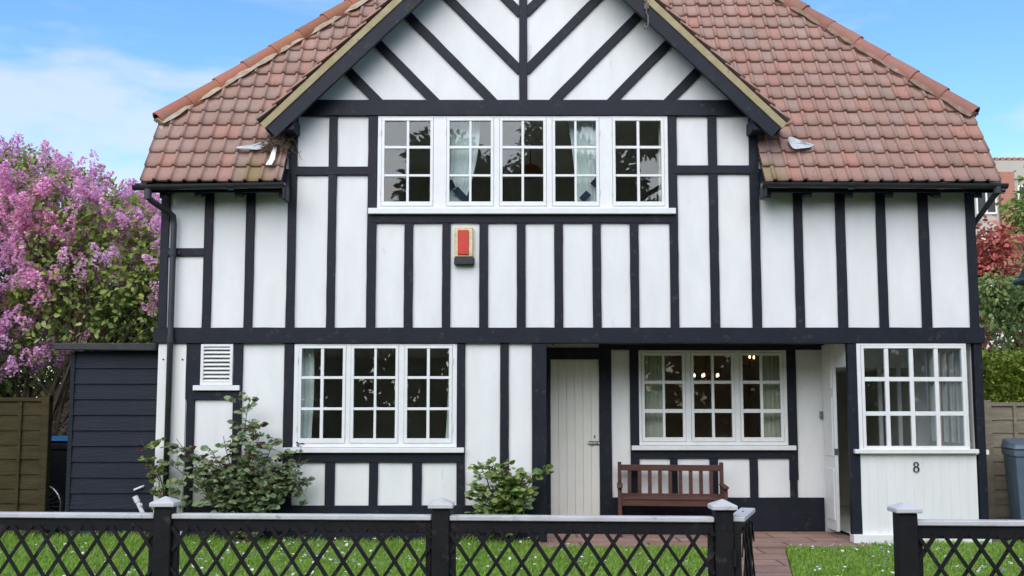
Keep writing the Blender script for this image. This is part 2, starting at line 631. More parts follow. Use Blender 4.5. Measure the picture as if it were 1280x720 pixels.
UPW = dict(x=(472, 835), y=(145, 260.6), sill=(460, 845, 260.6, 267), rows=((151, 182), (186, 217.5), (221, 252)), Y=-0.03,
           lights=[((480.6, 507.8), (511.6, 537.8)), ((561.9, 586.2), (589.7, 613.4)), ((628.1, 651.6), (655.3, 679.1)), ((694, 717.8), (721.3, 745.3)), ((769.4, 796), (800, 826.6))])
LLW = dict(x=(367, 571), y=(430, 559), sill=(353, 580, 559, 566), rows=((435.5, 470), (474, 509), (513, 548)), Y=-0.03,
           lights=[((376.5, 400), (404.5, 428)), ((442, 467), (470.7, 494)), ((509, 533), (537.3, 561.3))])
PRW = dict(x=(798.7, 984), y=(438, 556.5), sill=(790, 995.5, 556.5, 562.8), rows=((444.4, 475.5), (480, 511), (516.4, 546.7)), Y=YR - 0.03,
           lights=[((805.8, 828), (831.6, 853.3)), ((867.5, 889.3), (893.3, 914.7)), ((928.9, 950.2), (954.2, 975.6))])
BYW = dict(x=(1072.5, 1210), y=(429.5, 561), sill=(1069, 1224, 560.5, 567), rows=((435.5, 471), (477, 514), (520, 557.5)), Y=-0.05,
           lights=[((1081.3, 1106.7), (1112.4, 1137.8), (1143.5, 1169), (1174.7, 1203.5))])

for w in (UPW, LLW, PRW, BYW):
    ym = sum(w['y']) / 2
    Y = w['Y']
    w['X'] = (UX(w['x'][0], ym, Y), UX(w['x'][1], ym, Y))
    w['Z'] = (UZ(w['y'][1], Y), UZ(w['y'][0], Y))


def hole(w, m=.012):
    return (w['X'][0] + m, w['X'][1] - m, w['Z'][0] + m, w['Z'][1] - m)


# --- plaster walls
wall('wall', XL + .02, XR - .02, (ZB0 + ZB1) / 2, WZ - .04, [(hole(UPW)[0], hole(UPW)[1], hole(UPW)[2], WZ - .04)], 0, .16, 'plaster')
# gable wall above
gz0 = WZ - .04


# gable roof lines from the photo, at the verge
YV = -0.34
pl0, pl1 = U(324, 156, YV), U(490, 0, YV)
pr0, pr1 = U(984, 151, YV), U(819, 0, YV)
GT = ((pl1.z - pl0.z) / (pl1.x - pl0.x) + (pr1.z - pr0.z) / (pr0.x - pr1.x)) / 2
GCV = ((pl0.x + pr0.x) / 2 + (pl1.x + pr1.x) / 2) / 2
GAPEX = ((pl0.z + GT * (GCV - pl0.x)) + (pr0.z + GT * (pr0.x - GCV))) / 2
GFX = (pr0.x - pl0.x) / 2
print('gable slope', math.degrees(math.atan(GT)), 'apex', GAPEX, 'centre', GC, GCV, 'XL XR', XL, XR, 'gx', GXL, GXR, 'porch', XPL)


def gz(x, off=0.0):
    return GAPEX - abs(x - GCV) * GT - off


hw = hole(UPW)
mb = MB()
top = GAPEX - .12
zt = ZTIE0 + .06
xl_, xr_ = GXL + .03, GXR - .03
# left and right of the window up to the tie beam, then the triangle
for a, c in ((xl_, hw[0]), (hw[1], xr_)):
    mb.box(a, c, 0, .16, gz0, zt)
xa = GCV - (GAPEX - .1 - zt) / GT
xb = GCV + (GAPEX - .1 - zt) / GT
xa, xb = max(xa, xl_), min(xb, xr_)
mb.box(hw[0], hw[1], 0, .16, hw[3], zt)
A = [(xa, zt), (xb, zt), (xb, gz(xb, .1)), (GCV, GAPEX - .1), (xa, gz(xa, .1))]
mb.add([(x, 0, z) for x, z in A] + [(x, .16, z) for x, z in A],
       [(4, 3, 2, 1, 0), (5, 6, 7, 8, 9)] + [(i, (i + 1) % 5, (i + 1) % 5 + 5, i + 5) for i in range(5)])
mb.build('gable_wall', 'plaster', house)

wall('wall', XL + .02, XPL - .02, 0.0, (ZB0 + ZB1) / 2, [hole(LLW), ], 0, .16, 'plaster')
wall('wall', XPL, XPR + .02, 0.0, 2.62, [hole(PRW), (UX(688, 540, YR), UX(749, 540, YR), -.01, UZ(449, YR))], YR, YR + .14, 'plaster')

# --- house shell: sides, back, floor slabs, rooms
mb = MB()
mb.box(XL + .02, XL + .18, .16, DY, 0, WZ - .04)
mb.build('side_wall', 'plaster', house)
mb = MB()
mb.box(XR - .18, XR - .02, 1.46, DY, 0, WZ - .04)
mb.box(XR - .18, XR - .02, .16, 1.46, 2.43, WZ - .04)
mb.build('side_wall', 'plaster', house)
mb = MB()
mb.box(XL + .02, XR - .02, DY, DY + .16, 0, WZ - .04)
mb.build('rear_wall', 'plaster', house)
# side gable ends below the half hips
for sx, x0, x1 in ((-1, XL + .02, XL + .18), (1, XR - .18, XR - .02)):
    mb = MB()
    zt_ = 5.05
    ya = (zt_ - EAVE_Z) / RS + EAVE_Y + .05
    pr = [(.0, WZ - .05), (DY, WZ - .05), (DY - ya, zt_), (ya, zt_)]
    mb.add([(x0, y, z) for y, z in pr] + [(x1, y, z) for y, z in pr],
           [(0, 1, 2, 3), (7, 6, 5, 4)] + [(i, i + 4, (i + 1) % 4 + 4, (i + 1) % 4) for i in range(4)])
    mb.build('gable_end', 'plaster', house)


def room(x0, x1, y0, y1, z0, z1, name='room_lining'):
    mb = MB()
    P = [(x0, y0, z0), (x1, y0, z0), (x1, y1, z0), (x0, y1, z0), (x0, y0, z1), (x1, y0, z1), (x1, y1, z1), (x0, y1, z1)]
    mb.add(P, [(0, 1, 2, 3), (7, 6, 5, 4), (2, 6, 7, 3), (1, 5, 6, 2), (3, 7, 4, 0)])
    return mb.build(name, 'room', house)


room(UPW['X'][0] - .5, UPW['X'][1] + .5, .162, 4.2, 2.65, ZTIE1 - .02)
room(XL + .2, XPL - .3, .162, 4.2, .06, 2.40)
room(XPL + .02, XPR - .06, YR + .142, 5.0, .06, 2.48)
# floor slab between storeys, porch ceiling
mb = MB()
mb.box(XL + .2, XR - .2, 1.2, DY, 2.50, 2.62)
mb.build('floor_slab', 'deck', house)
mb = MB()
mb.box(XPL - .1, XPR + .05, .165, YR + .01, 2.46, 2.56)
mb.build('porch_ceiling', 'cream', house)
# porch left cheek and the right side wall with the front doorway
mb = MB()
mb.box(XPL - .16, XPL - .012, .162, YR + .14, 0, 2.46)
mb.build('porch_cheek', 'cream', house)
mb = MB()
mb.box(XPR, XPR + .12, .92, 1.42, 0, 2.6)
mb.box(XPR, XPR + .12, .10, .92, 2.12, 2.6)
mb.build('porch_side_wall', 'white_paint', house)

# --- porch/bay room
BX0, BX1 = XPR + .12, XR - .02
mb = MB()
P = [(BX0, .1, .05), (BX1, .1, .05), (BX1, 1.42, .05), (BX0, 1.42, .05), (BX0, .1, 2.42), (BX1, .1, 2.42), (BX1, 1.42, 2.42), (BX0, 1.42, 2.42)]
mb.add(P, [(0, 1, 2, 3), (7, 6, 5, 4)])
xh0, xh1 = BX0 + .03, BX0 + 1.22
mb.add([(xh1, 1.42, .05), (BX1, 1.42, .05), (BX1, 1.42, 2.42), (xh1, 1.42, 2.42)], [(0, 1, 2, 3)])
mb.add([(BX0, 1.42, .05), (xh0, 1.42, .05), (xh0, 1.42, 2.42), (BX0, 1.42, 2.42)], [(0, 1, 2, 3)])
mb.add([(xh0, 1.42, 2.15), (xh1, 1.42, 2.15), (xh1, 1.42, 2.42), (xh0, 1.42, 2.42)], [(0, 1, 2, 3)])
mb.build('porch_lining', 'white_paint', house)
mb = MB()
mb.add([(xh0, 1.42, .05), (xh1, 1.42, .05), (xh1, 4, .05), (xh0, 4, .05), (xh0, 1.42, 2.15), (xh1, 1.42, 2.15), (xh1, 4, 2.15), (xh0, 4, 2.15)],
       [(0, 1, 2, 3), (7, 6, 5, 4), (2, 6, 7, 3), (1, 5, 6, 2), (3, 7, 4, 0)])
mb.build('hall_lining', 'room', house)
# white glazed inner screen in the hall opening
mb = MB()
for xx in (4.70, 4.96, 5.22, xh1 - .03):
    mb.box(xx - .026, xx + .026, 1.36, 1.40, .05, 2.15)
mb.build('inner_screen', 'white_paint', house)


# --- windows
def window(w, label=None, cols=2, sill_out=.06, hinge_lights=()):
    Y = w['Y']
    x0, x1 = w['X']
    z0, z1 = w['Z']
    ym = sum(w['y']) / 2
    lights = []
    rows = [(UZ(b_, Y), UZ(a, Y)) for a, b_ in w['rows']]       # (zlow, zhigh), top row first
    for cs in w['lights']:
        lights.append([(UX(a, ym, Y), UX(c, ym, Y)) for a, c in cs])
    # casement extents: pane area plus rails
    rl = .036
    cz0, cz1 = rows[-1][0] - .055, rows[0][1] + .036
    fr = MB()
    yf0, yf1 = Y, Y + .11
    # outer frame: head, bottom rail, jambs, mullions
    cx = [(l[0][0] - rl, l[-1][1] + rl) for l in lights]
    fr.box(x0, x1, yf0, yf1, cz1 + .003, z1)
    fr.box(x0, x1, yf0, yf1, z0, cz0 - .003)
    edges = [x0] + [e for a, c in cx for e in (a - .003, c + .003)] + [x1]
    for i in range(0, len(edges), 2):
        if edges[i + 1] - edges[i] > .002:
            fr.box(edges[i], edges[i + 1], yf0, yf1, cz0 - .003, cz1 + .003)
    p = fr.build('window', 'white_paint', house, bevel=.003)
    if label:
        p['label'] = label
    ORG[p.name] = ORG[house.name]
    for li, l in enumerate(lights):
        a, c = cx[li]
        cs = MB()
        yc0, yc1 = Y - .008, Y + .04
        cs.box(a, c, yc0, yc1, rows[0][1], cz1)
        cs.box(a, c, yc0, yc1, cz0, rows[-1][0])
        cs.box(a, l[0][0], yc0, yc1, rows[-1][0], rows[0][1])
        cs.box(l[-1][1], c, yc0, yc1, rows[-1][0], rows[0][1])
        for k in range(len(l) - 1):
            cs.box(l[k][1] + .003, l[k + 1][0] - .003, yc0 + .006, yc1 - .004, rows[-1][0], rows[0][1])
        for k in range(len(rows) - 1):
            zb, zt2 = rows[k + 1][1], rows[k][0]
            xs = [l[0][0]] + [e for q in range(len(l) - 1) for e in (l[q][1] + .003, l[q + 1][0] - .003)] + [l[-1][1]]
            for q in range(0, len(xs), 2):
                cs.box(xs[q], xs[q + 1], yc0 + .007, yc1 - .004, zb + .003, zt2 - .003)
        cs.build('casement', 'white_paint', p, bevel=.0025)
        g = MB()
        for (pa, pb) in l:
            for (zb, zt2) in rows:
                cxm, czm = (pa + pb) / 2, (zb + zt2) / 2
                ta, tb = random.gauss(0, .0035), random.gauss(0, .0035)
                ux = Vector((1, ta, 0)) * ((pb - pa) / 2 + .006)
                uz = Vector((0, tb, 1)) * ((zt2 - zb) / 2 + .006)
                g.obox((cxm, Y + .018, czm), ux, Vector((0, .002, 0)), uz)
        g.build('pane', 'glass', p)
        if li in hinge_lights:
            for zz in (cz0 + .18, cz1 - .18):
                h = MB()
                xx = a - .008 if hinge_lights[li] < 0 else c + .008
                h.tube([(xx, Y - .012, zz - .035), (xx, Y - .012, zz + .035)], .006, 6)
                h.build('hinge', 'white_paint', p)
    sx0, sx1, sy0, sy1 = w['sill']
    ys = Y - sill_out
    sl = MB()
    sl.box(UX(sx0, sy0, ys), UX(sx1, sy0, ys), ys, Y + .09, UZ(sy1, ys), z0 - .004)
    sl.build('sill', 'white_paint', p, bevel=.004)
    return p


window(UPW, 'wide white five-light upstairs window under the gable', hinge_lights={0: -1, 1: -1, 3: 1, 4: -1})
window(LLW, 'white three-light ground floor window', hinge_lights={0: -1, 2: 1})
window(PRW, 'white three-light window inside the porch', hinge_lights={0: -1, 2: 1})
bay = window(BYW, 'white twelve-pane porch window above the boarding', sill_out=.05)

# --- bay: glazed right side, boarding, skirting
by0, by1 = .06, 1.36
sz0, sz1 = BYW['Z']
mb = MB()
xs0, xs1 = XR - .10, XR - .03
mb.box(xs0, xs1, by0, by1, sz1 - .06, sz1 + .02)
mb.box(xs0, xs1, by0, by1, sz0, sz0 + .05)
npan = 6
for i in range(npan + 1):
    yy = by0 + .05 + (by1 - by0 - .1) * i / npan
    mb.box(xs0 + .004, xs1 - .004, yy - (.035 if i in (0, npan, 3) else .016), yy + (.035 if i in (0, npan, 3) else .016), sz0 + .05, sz1 - .06)
for q in (1, 2):
    zz = sz0 + .05 + (sz1 - sz0 - .11) * q / 3
    mb.box(xs0 + .01, xs1 - .01, by0 + .02, by1 - .02, zz - .012, zz + .012)
sw = mb.build('window', 'white_paint', house)
sw['label'] = 'white side window of the glazed porch'
mb = MB()
mb.box(xs0 + .03, xs0 + .034, by0, by1, sz0 + .02, sz1 - .03)
mb.build('pane', 'glass', sw)
mb = MB()
mb.box(XR - .14, XR + .04, -.02, by1 + .05, sz0 - .07, sz0 - .012)
mb.build('sill', 'white_paint', sw)
mb = MB()
mb.box(XR - .16, XR - .02, .05, by1 + .05, .0, sz0 - .07)
mb.build('porch_side_panel', 'white_board', house)

bl, br_ = UX(1075, 620, -.03), UX(1222.5, 620, -.03)
zt_b, zb_b = UZ(567, -.05), 0.09
mb = MB()
nb = 13
for i in range(nb):
    a = bl + (br_ - bl) * i / nb
    c = bl + (br_ - bl) * (i + 1) / nb
    mb.box(a + .0004, c - .0004, -.03 - random.uniform(0, .0008), .04, zb_b, zt_b)
mb.build('boarding', 'white_board', house, bevel=.0012)
mb = MB()
mb.box(UX(1067.5, 672, -.09), UX(1240, 672, -.09), -.09, .06, -.03, UZ(668.5, -.09))
mb.build('skirting', 'white_paint', house, bevel=.006)


# house number 8: two rings of swelling stroke
def digit_eight(cx, cz, h, y):
    mb = MB()
    for (oz, ro_x, ro_z, ri_x, ri_z) in ((-.235, .30, .27, .165, .215), (.24, .255, .235, .14, .19)):
        k = 28
        vs, fs = [], []
        for yy in (y, y - .012):
            for j in range(k):
                a = 2 * math.pi * j / k
                vs.append((cx + ro_x * h * math.cos(a), yy, cz + h * (oz + ro_z * math.sin(a))))
            for j in range(k):
                a = 2 * math.pi * j / k
                vs.append((cx + ri_x * h * math.cos(a), yy, cz + h * (oz + ri_z * math.sin(a))))
        for j in range(k):
            j2 = (j + 1) % k
            fs += [(j, j2, k + j2, k + j), (2 * k + j, 3 * k + j, 3 * k + j2, 2 * k + j2), (j, 2 * k + j, 2 * k + j2, j2), (k + j, k + j2, 3 * k + j2, 3 * k + j)]
        mb.add(vs, fs)
    return mb.build('house_number', 'black_plastic', house)


p8 = U(1145, 583.5, -.032)
digit_eight(p8.x, p8.z, .125, -.034)


# --- timber frame
def stud(xl, xr, ym, yt, yb, Y=YT, name='stud', z0=None, z1=None, y1=None, base=0.0):
    a, c = UX(xl, ym, Y), UX(xr, ym, Y)
    zt2 = z1 if z1 is not None else UZ(yt, Y)
    zb2 = z0 if z0 is not None else UZ(yb, Y)
    mb = MB()
    mb.plank(((a + c) / 2, zb2), ((a + c) / 2, zt2), c - a, Y, (y1 if y1 is not None else Y + .045))
    return mb.build(name, 'timber', house)


def rail(xl, xr, yt, yb, Y=YB, name='rail', xm=None, z0=None, z1=None, depth=.05):
    ym = (yt + yb) / 2
    a, c = UX(xl, ym, Y), UX(xr, ym, Y)
    zt2 = z1 if z1 is not None else UZ(yt, Y)
    zb2 = z0 if z0 is not None else UZ(yb, Y)
    mb = MB()
    mb.plank((a, (zt2 + zb2) / 2), (c, (zt2 + zb2) / 2), zt2 - zb2, Y, Y + depth)
    return mb.build(name, 'timber', house)


ZBM = (ZB0 + ZB1) / 2
# the long beam (over everything)
mb = MB()
mb.plank((XL - .03, ZBM), (XR + .035, ZBM), ZB1 - ZB0, -.055, .15)
mb.build('beam', 'timber', house)
zw = WZ - .1
# left wing, upper storey
for xl, xr, ym in ((199.5, 210, 320), (254.2, 265, 320), (306, 317, 320)):
    stud(xl, xr, ym, 0, 0, z0=ZB1 - .02, z1=zw)
rail(208, 256, 310, 320, Y=YT - .002)
# gable posts
stud(358.3, 369, 320, 0, 0, Y=-.034, name='post', z0=ZB1 - .02, z1=ZTIE0 + .02)
stud(939.5, 951, 320, 0, 0, Y=-.034, name='post', z0=ZB1 - .02, z1=ZTIE0 + .02)
# right wing, upper storey
for xl, xr, ym in ((993, 1004, 300), (1045.5, 1057.5, 300), (1096.5, 1108, 300), (1149.5, 1162, 300), (1209.3, 1220.5, 300)):
    stud(xl, xr, ym, 0, 0, z0=ZB1 - .02, z1=zw)
# gable, first floor
stud(409.5, 420, 270, 0, 0, z0=ZB1 - .02, z1=ZTIE0 + .02)
stud(459, 470.5, 270, 0, 0, z0=ZB1 - .02, z1=ZTIE0 + .02, Y=-.032)
stud(836.8, 847.5, 270, 0, 0, z0=ZB1 - .02, z1=ZTIE0 + .02, Y=-.032)
stud(886.8, 898, 270, 0, 0, z0=ZB1 - .02, z1=ZTIE0 + .02)
rail(368, 464, 208, 218.5)
rail(842, 945, 206.5, 217)
# under the upstairs window
rail(464, 842, 266, 278.5)
for xl, xr in ((505, 516), (552.5, 563), (599, 610), (646, 657), (693, 704), (741, 751.5), (788, 799)):
    stud(xl, xr, 345, 0, 0, z0=ZB1 - .02, z1=UZ(274, YT))
# tie beam
mb = MB()
mb.plank((GXL - .02, (ZTIE0 + ZTIE1) / 2), (GXR + .02, (ZTIE0 + ZTIE1) / 2), ZTIE1 - ZTIE0, -.05, .02)
mb.build('tie_beam', 'timber', house)
# king post and gable braces
mb = MB()
mb.plank((GC, ZTIE1 - .02), (GC, GAPEX - .35), UX(659, 60) - UX(649, 60), -.034, .015)
mb.build('king_post', 'timber', house)
yb_ = 126
sl = 1.036
for side in (-1, 1):
    for k, off in enumerate((182, 111, 38.5, -34, -106)):
        # centre line crosses the tie beam's top edge 'off' px outside the king post and rises outwards
        p0 = U(654 + side * off, yb_, YT)
        dx = -side * -1
        d = Vector((side * 1.0, sl)).normalized()
        q = Vector((p0.x, p0.z))
        # start on tie or on king post
        if off < 0:
            t0 = (GC + side * .03 - q.x) / d.x
            a = q + d * t0
        else:
            a = q - d * .03
        # end under the bargeboard:  z = gz(x) - .2
        # solve q.z + t d.y = GAPEX - |x-GCV| GT - off
        x0r = (q.x - GCV) * side
        t1 = (GAPEX - .17 - q.y - x0r * GT) / (d.y + d.x * side * GT)
        e = q + d * t1
        if (e - a).length > .15 and t1 > 0:
            mb = MB()
            mb.plank(a, e, .112, YT, .015)
            mb.build('brace', 'timber', house)

# ground floor, left part
zp = UZ(632, YT)
stud(232.5, 252, 450, 0, 0, z0=UZ(499, YT), z1=ZB0 + .02)
stud(232, 242, 540, 0, 0, z0=.0, z1=UZ(499, YT))
stud(291.5, 302.5, 480, 0, 0, z0=.0, z1=ZB0 + .02)
stud(354.6, 366.5, 480, 0, 0, z0=.0, z1=ZB0 + .02)
stud(571, 581.5, 480, 0, 0, z0=.0, z1=ZB0 + .02)
stud(625, 636, 530, 0, 0, z0=.0, z1=ZB0 + .02)
stud(665, 683.5, 530, 0, 0, Y=-.04, name='post', z0=.0, z1=ZB0 + .02, y1=.16)
rail(242, 292, 487, 499.5)
rail(360, 576, 565, 578)
for xl, xr in ((405.8, 418), (461, 472), (515, 527)):
    stud(xl, xr, 605, 0, 0, z0=.0, z1=UZ(572, YT))
rail(240, 672, 632, 650, z0=.0, name='plinth')
# louvred vent in place
vl, vr = UX(252, 455), UX(292, 455)
vz0, vz1 = UZ(481.5), UZ(430.5)
mb = MB()
yv0 = -.045
for a, c, b0, b1 in ((vl, vl + .035, vz0, vz1), (vr - .035, vr, vz0, vz1), (vl + .035, vr - .035, vz1 - .03, vz1), (vl + .035, vr - .035, vz0, vz0 + .035)):
    mb.box(a, c, yv0, 0.01, b0, b1)
lv = mb.build('louvre_vent', 'white_paint', house, bevel=.003)
mb = MB()
for i in range(9):
    zz = vz0 + .055 + (vz1 - vz0 - .09) * i / 8.3
    mb.obox(((vl + vr) / 2, -.022, zz), ((vr - vl) / 2 - .034, 0, 0), (0, .018, .014), (0, -.004, .005))
mb.build('slat', 'white_paint', lv)
mb = MB()
mb.box(vl + .03, vr - .03, -.004, -.001, vz0 + .03, vz1 - .03)
mb.build('vent_backing', 'black_plastic', lv)
mb = MB()
mb.box(UX(241, 485, -.07), UX(299, 485, -.07), -.075, .0, UZ(488, -.07), vz0 - .003)
mb.build('sill', 'white_paint', lv, bevel=.003)
# white corner boards beside the downpipe
mb = MB()
mb.box(UX(196.5, 500, -.02), UX(209.5, 500, -.02), -.024, .01, .05, ZB0)
mb.box(UX(210.5, 500, -.02), UX(232, 500, -.02), -.022, .01, .05, ZB0)
mb.build('corner_board', 'white_board', house, bevel=.003)
mb = MB()
for px in (204, 228):
    p = U(px, 449, -.03)
    mb.lathe((p.x, -.03, p.z), [(.008, -.006), (.012, 0), (.008, .006)], 8)
mb.build('bolt', 'rust', house)

# --- porch back wall timbers
yr = YR - .03
yrb = YR - .036


def rstud(xl, xr, ym, z0, z1, Y=yr, name='stud'):
    return stud(xl, xr, ym, 0, 0, Y=Y, z0=z0, z1=z1, name=name)


zph = UZ(437.2, yrb)
rail(764, 1031, 428, 437.2, Y=yrb, z1=2.47, name='porch_head_beam')
rstud(749.5, 764.8, 540, .0, 2.462, Y=yr - .004, name='door_post')
rstud(683, 688.3, 540, .0, UZ(434.5, yr), Y=yr - .004, name='door_post')
rail(680, 752, 434.5, 449, Y=yr - .008, name='door_head')
rstud(787.5, 798.5, 480, .0, zph + .01)
rstud(984.5, 995.5, 480, UZ(600, yr), zph + .01)
rail(793, 994, 562.4, 573, Y=yrb)
for xl, xr in ((838, 847.5), (887.5, 898), (938, 948), (988, 997)):
    rstud(xl, xr, 600, UZ(624, yr), UZ(568, yr))
rail(764, 1031, 622, 664, Y=yrb, z0=.03, name='plinth')
rail(764, 1031, 640, 664, Y=yrb - .012, z0=.03, name='plinth')

# cream plank side door
mb = MB()
dx0, dx1 = UX(688.3, 540, yr), UX(749.5, 540, yr)
dz1 = UZ(449, yr)
nb = 6
for i in range(nb):
    a = dx0 + (dx1 - dx0) * i / nb
    c = dx0 + (dx1 - dx0) * (i + 1) / nb
    mb.box(a + .001, c - .001, YR - .004 + random.uniform(0, .0015), YR + .05, .05, dz1)
door = mb.build('door', 'cream', house, bevel=.0025)
door['label'] = 'cream plank door with a bolt'
pb = U(743, 554, YR - .02)
mb = MB()
mb.box(pb.x - .075, pb.x + .075, YR - .012, YR - .006, pb.z - .026, pb.z + .026)
mb.tube([(pb.x - .085, YR - .02, pb.z), (pb.x + .10, YR - .02, pb.z)], .008, 8)
mb.box(pb.x - .03, pb.x - .018, YR - .03, YR - .008, pb.z - .03, pb.z + .02)
mb.box(pb.x + .03, pb.x + .042, YR - .03, YR - .008, pb.z - .02, pb.z + .02)
mb.build('bolt', 'metal', door)
pk = U(743.5, 546, YR - .02)
mb = MB()
mb.box(pk.x - .008, pk.x + .008, YR - .008, YR - .004, pk.z - .018, pk.z + .018)
mb.build('keyhole', 'black_plastic', door)

# white front door standing ajar in the side wall
h0 = Vector((XPR - .02, .93, 0))
h1 = Vector((XPR + .0, .56, 0))
dv = (h1 - h0)
dn = Vector((-dv.y, dv.x, 0)).normalized()
dl = dv.length
mb = MB()
zt2 = 2.42
mid = (h0 + h1) / 2
mb.obox((mid.x, mid.y, (.07 + zt2) / 2), dv / 2, dn * .02, (0, 0, (zt2 - .07) / 2))
fd = mb.build('door', 'white_paint', house, bevel=.004)
fd['label'] = 'white front door standing ajar'
mb = MB()
for zz0, zz1 in ((.2, .85), (1.0, 1.75), (1.85, 2.3)):
    for s in (-1, 1):
        mb.obox((mid.x + dn.x * s * .022, mid.y + dn.y * s * .022, (zz0 + zz1) / 2), dv * .36, dn * .008, (0, 0, (zz1 - zz0) / 2))
mb.build('door_panel', 'white_paint', fd, bevel=.006)
mb = MB()
pe = h1 - dv * .03
mb.box(pe.x - .03, pe.x + .03, pe.y - .018, pe.y - .012, 1.02, 1.10)
mb.build('latch_plate', 'metal', fd)
# doorway trim and black post between doorway and bay
mb = MB()
mb.plank(((UX(1062, 540, -.04) + UX(1074.5, 540, -.04)) / 2, .0), ((UX(1062, 540, -.04) + UX(1074.5, 540, -.04)) / 2, ZB0 + .02), UX(1074.5, 540, -.04) - UX(1062, 540, -.04), -.04, .03)
mb.build('post', 'timber', house)
mb = MB()
mb.plank((XR - .045, .0), (XR - .045, ZB0 + .02), .1, -.026, .05)
mb.build('post', 'timber', house)
# door bell by the doorway
pbell = U(1027.5, 519, YR - .02)
mb = MB()
mb.box(pbell.x - .03, pbell.x + .03, YR - .03, YR + .0, pbell.z - .05, pbell.z + .05)
mb.build('bell_box', 'metal', house, bevel=.006)
# small security fitting at the porch ceiling
pf = U(693, 430, .5)
mb = MB()
mb.tube([(pf.x - .05, .5, 2.46), (pf.x - .03, .45, 2.41), (pf.x + .02, .40, 2.425), (pf.x + .09, .36, 2.42)], .012, 6)
mb.build('porch_cable', 'black_plastic', house)


# --- roofs
def clip(bm, co, no):
    """keep the side the normal points away from"""
    bmesh.ops.bisect_plane(bm, geom=bm.verts[:] + bm.edges[:] + bm.faces[:], dist=1e-5, plane_co=co, plane_no=no, clear_outer=True)


PW, GA = .181, .247


def tile_field(origin, eu, ev, width, length, seed, mirror=1):
    """rows of roll tiles: eu along the eave, ev up the slope"""
    rnd = random.Random(seed)
    eu, ev = Vector(eu).normalized(), Vector(ev).normalized()
    en = eu.cross(ev).normalized()
    if en.z < 0:
        en = -en
    # flat pan, slightly dished, with a narrow half-round roll at one side
    prof = [(0, .003), (.005, .018), (.014, .029), (.025, .033), (.036, .030), (.045, .020), (.051, .004), (.085, .0), (.14, .0), (PW - .006, .002), (PW + .004, .010)]
    bm = bmesh.new()
    nc, nt = int(length / GA) + 1, int(width / PW) + 1
    o = Vector(origin)
    for c in range(nc):
        for t in range(nt):
            v0 = c * GA + rnd.gauss(0, .005)
            u0 = t * PW + rnd.gauss(0, .0010)
            lift = .012 + rnd.gauss(0, .0028)
            tw = rnd.gauss(0, .012)
            rows = []
            for vv, base in ((0, lift - .008), (0, lift + .018), (GA * .55, lift + .004), (GA + .05, lift - .012)):
                r = []
                for (u, h) in prof:
                    p = o + eu * (u0 + u * mirror) + ev * (v0 + vv + tw * (u - PW / 2)) + en * (h + base)
                    r.append(bm.verts.new(p))
                rows.append(r)
            for a, b_ in zip(rows[:-1], rows[1:]):
                for i in range(10):
                    f = bm.faces.new((a[i], a[i + 1], b_[i + 1], b_[i]))
                    f.smooth = a is not rows[0]
    return bm


def plane_pts(bm_planes, bm):
    for co, no in bm_planes:
        clip(bm, co, no)


def finish(bm, name, material, parent=house):
    bmesh.ops.recalc_face_normals(bm, faces=bm.faces[:]) if False else None
    me = bpy.data.meshes.new(name)
    bm.to_mesh(me)
    bm.free()
    return link(name, me, material, parent)


Pm0 = Vector((0, EAVE_Y, EAVE_Z))
NM = Vector((0, -RS, 1)).normalized()
# verge x from the eave ends in the photo
VXL = U(176, 229, EAVE_Y).x
VXR = U(1250, 221, EAVE_Y).x
# hip line points on the main plane
HL0, HL1 = on_plane(199, 152, Pm0, NM), on_plane(452, 0, Pm0, NM)
HR0, HR1 = on_plane(1217, 144, Pm0, NM), on_plane(979, 0, Pm0, NM)
print('verge', VXL, VXR, 'hips', HL0, HL1, HR0, HR1)
evm = Vector((0, 1, RS)).normalized()
RIDGE_Y = DY / 2 + .08
SL = (RIDGE_Y - EAVE_Y) / evm.y
GNL = Vector((-GT, 0, 1)).normalized()          # left gable slope, pointing up
GNR = Vector((GT, 0, 1)).normalized()
GP = Vector((GCV, 0, GAPEX))
hl_n = (HL1 - HL0).normalized().cross(NM)       # in-plane normal of the hip line
if hl_n.x > 0: hl_n = -hl_n
hr_n = (HR1 - HR0).normalized().cross(NM)
if hr_n.x < 0: hr_n = -hr_n


def main_clips(side, part):
    """clip list for half slope 'side' ; part 0 beside the gable, part 1 over it"""
    cl = [(Vector((0, RIDGE_Y, 0)), Vector((0, 1, 0)))]
    if side < 0:
        cl += [(Vector((VXL, 0, 0)), Vector((-1, 0, 0))), (HL0, hl_n)]
        if part == 0:
            cl += [(Vector((GXL - .005, 0, 0)), Vector((1, 0, 0)))]
        else:
            cl += [(Vector((GXL - .005, 0, 0)), Vector((-1, 0, 0))), (Vector((GCV, 0, 0)), Vector((1, 0, 0))), (GP + Vector((0, 0, .02)), -GNL)]
    else:
        cl += [(Vector((VXR, 0, 0)), Vector((1, 0, 0))), (HR0, hr_n)]
        if part == 0:
            cl += [(Vector((GXR + .005, 0, 0)), Vector((-1, 0, 0)))]
        else:
            cl += [(Vector((GXR + .005, 0, 0)), Vector((1, 0, 0))), (Vector((GCV, 0, 0)), Vector((-1, 0, 0))), (GP + Vector((0, 0, .02)), -GNR)]
    return cl


def merge(bms):
    me_all = bpy.data.meshes.new('tmp')
    out = bmesh.new()
    for b_ in bms:
        t = bpy.data.meshes.new('t')
        b_.to_mesh(t)
        b_.free()
        out.from_mesh(t)
        bpy.data.meshes.remove(t)
    bpy.data.meshes.remove(me_all)
    return out


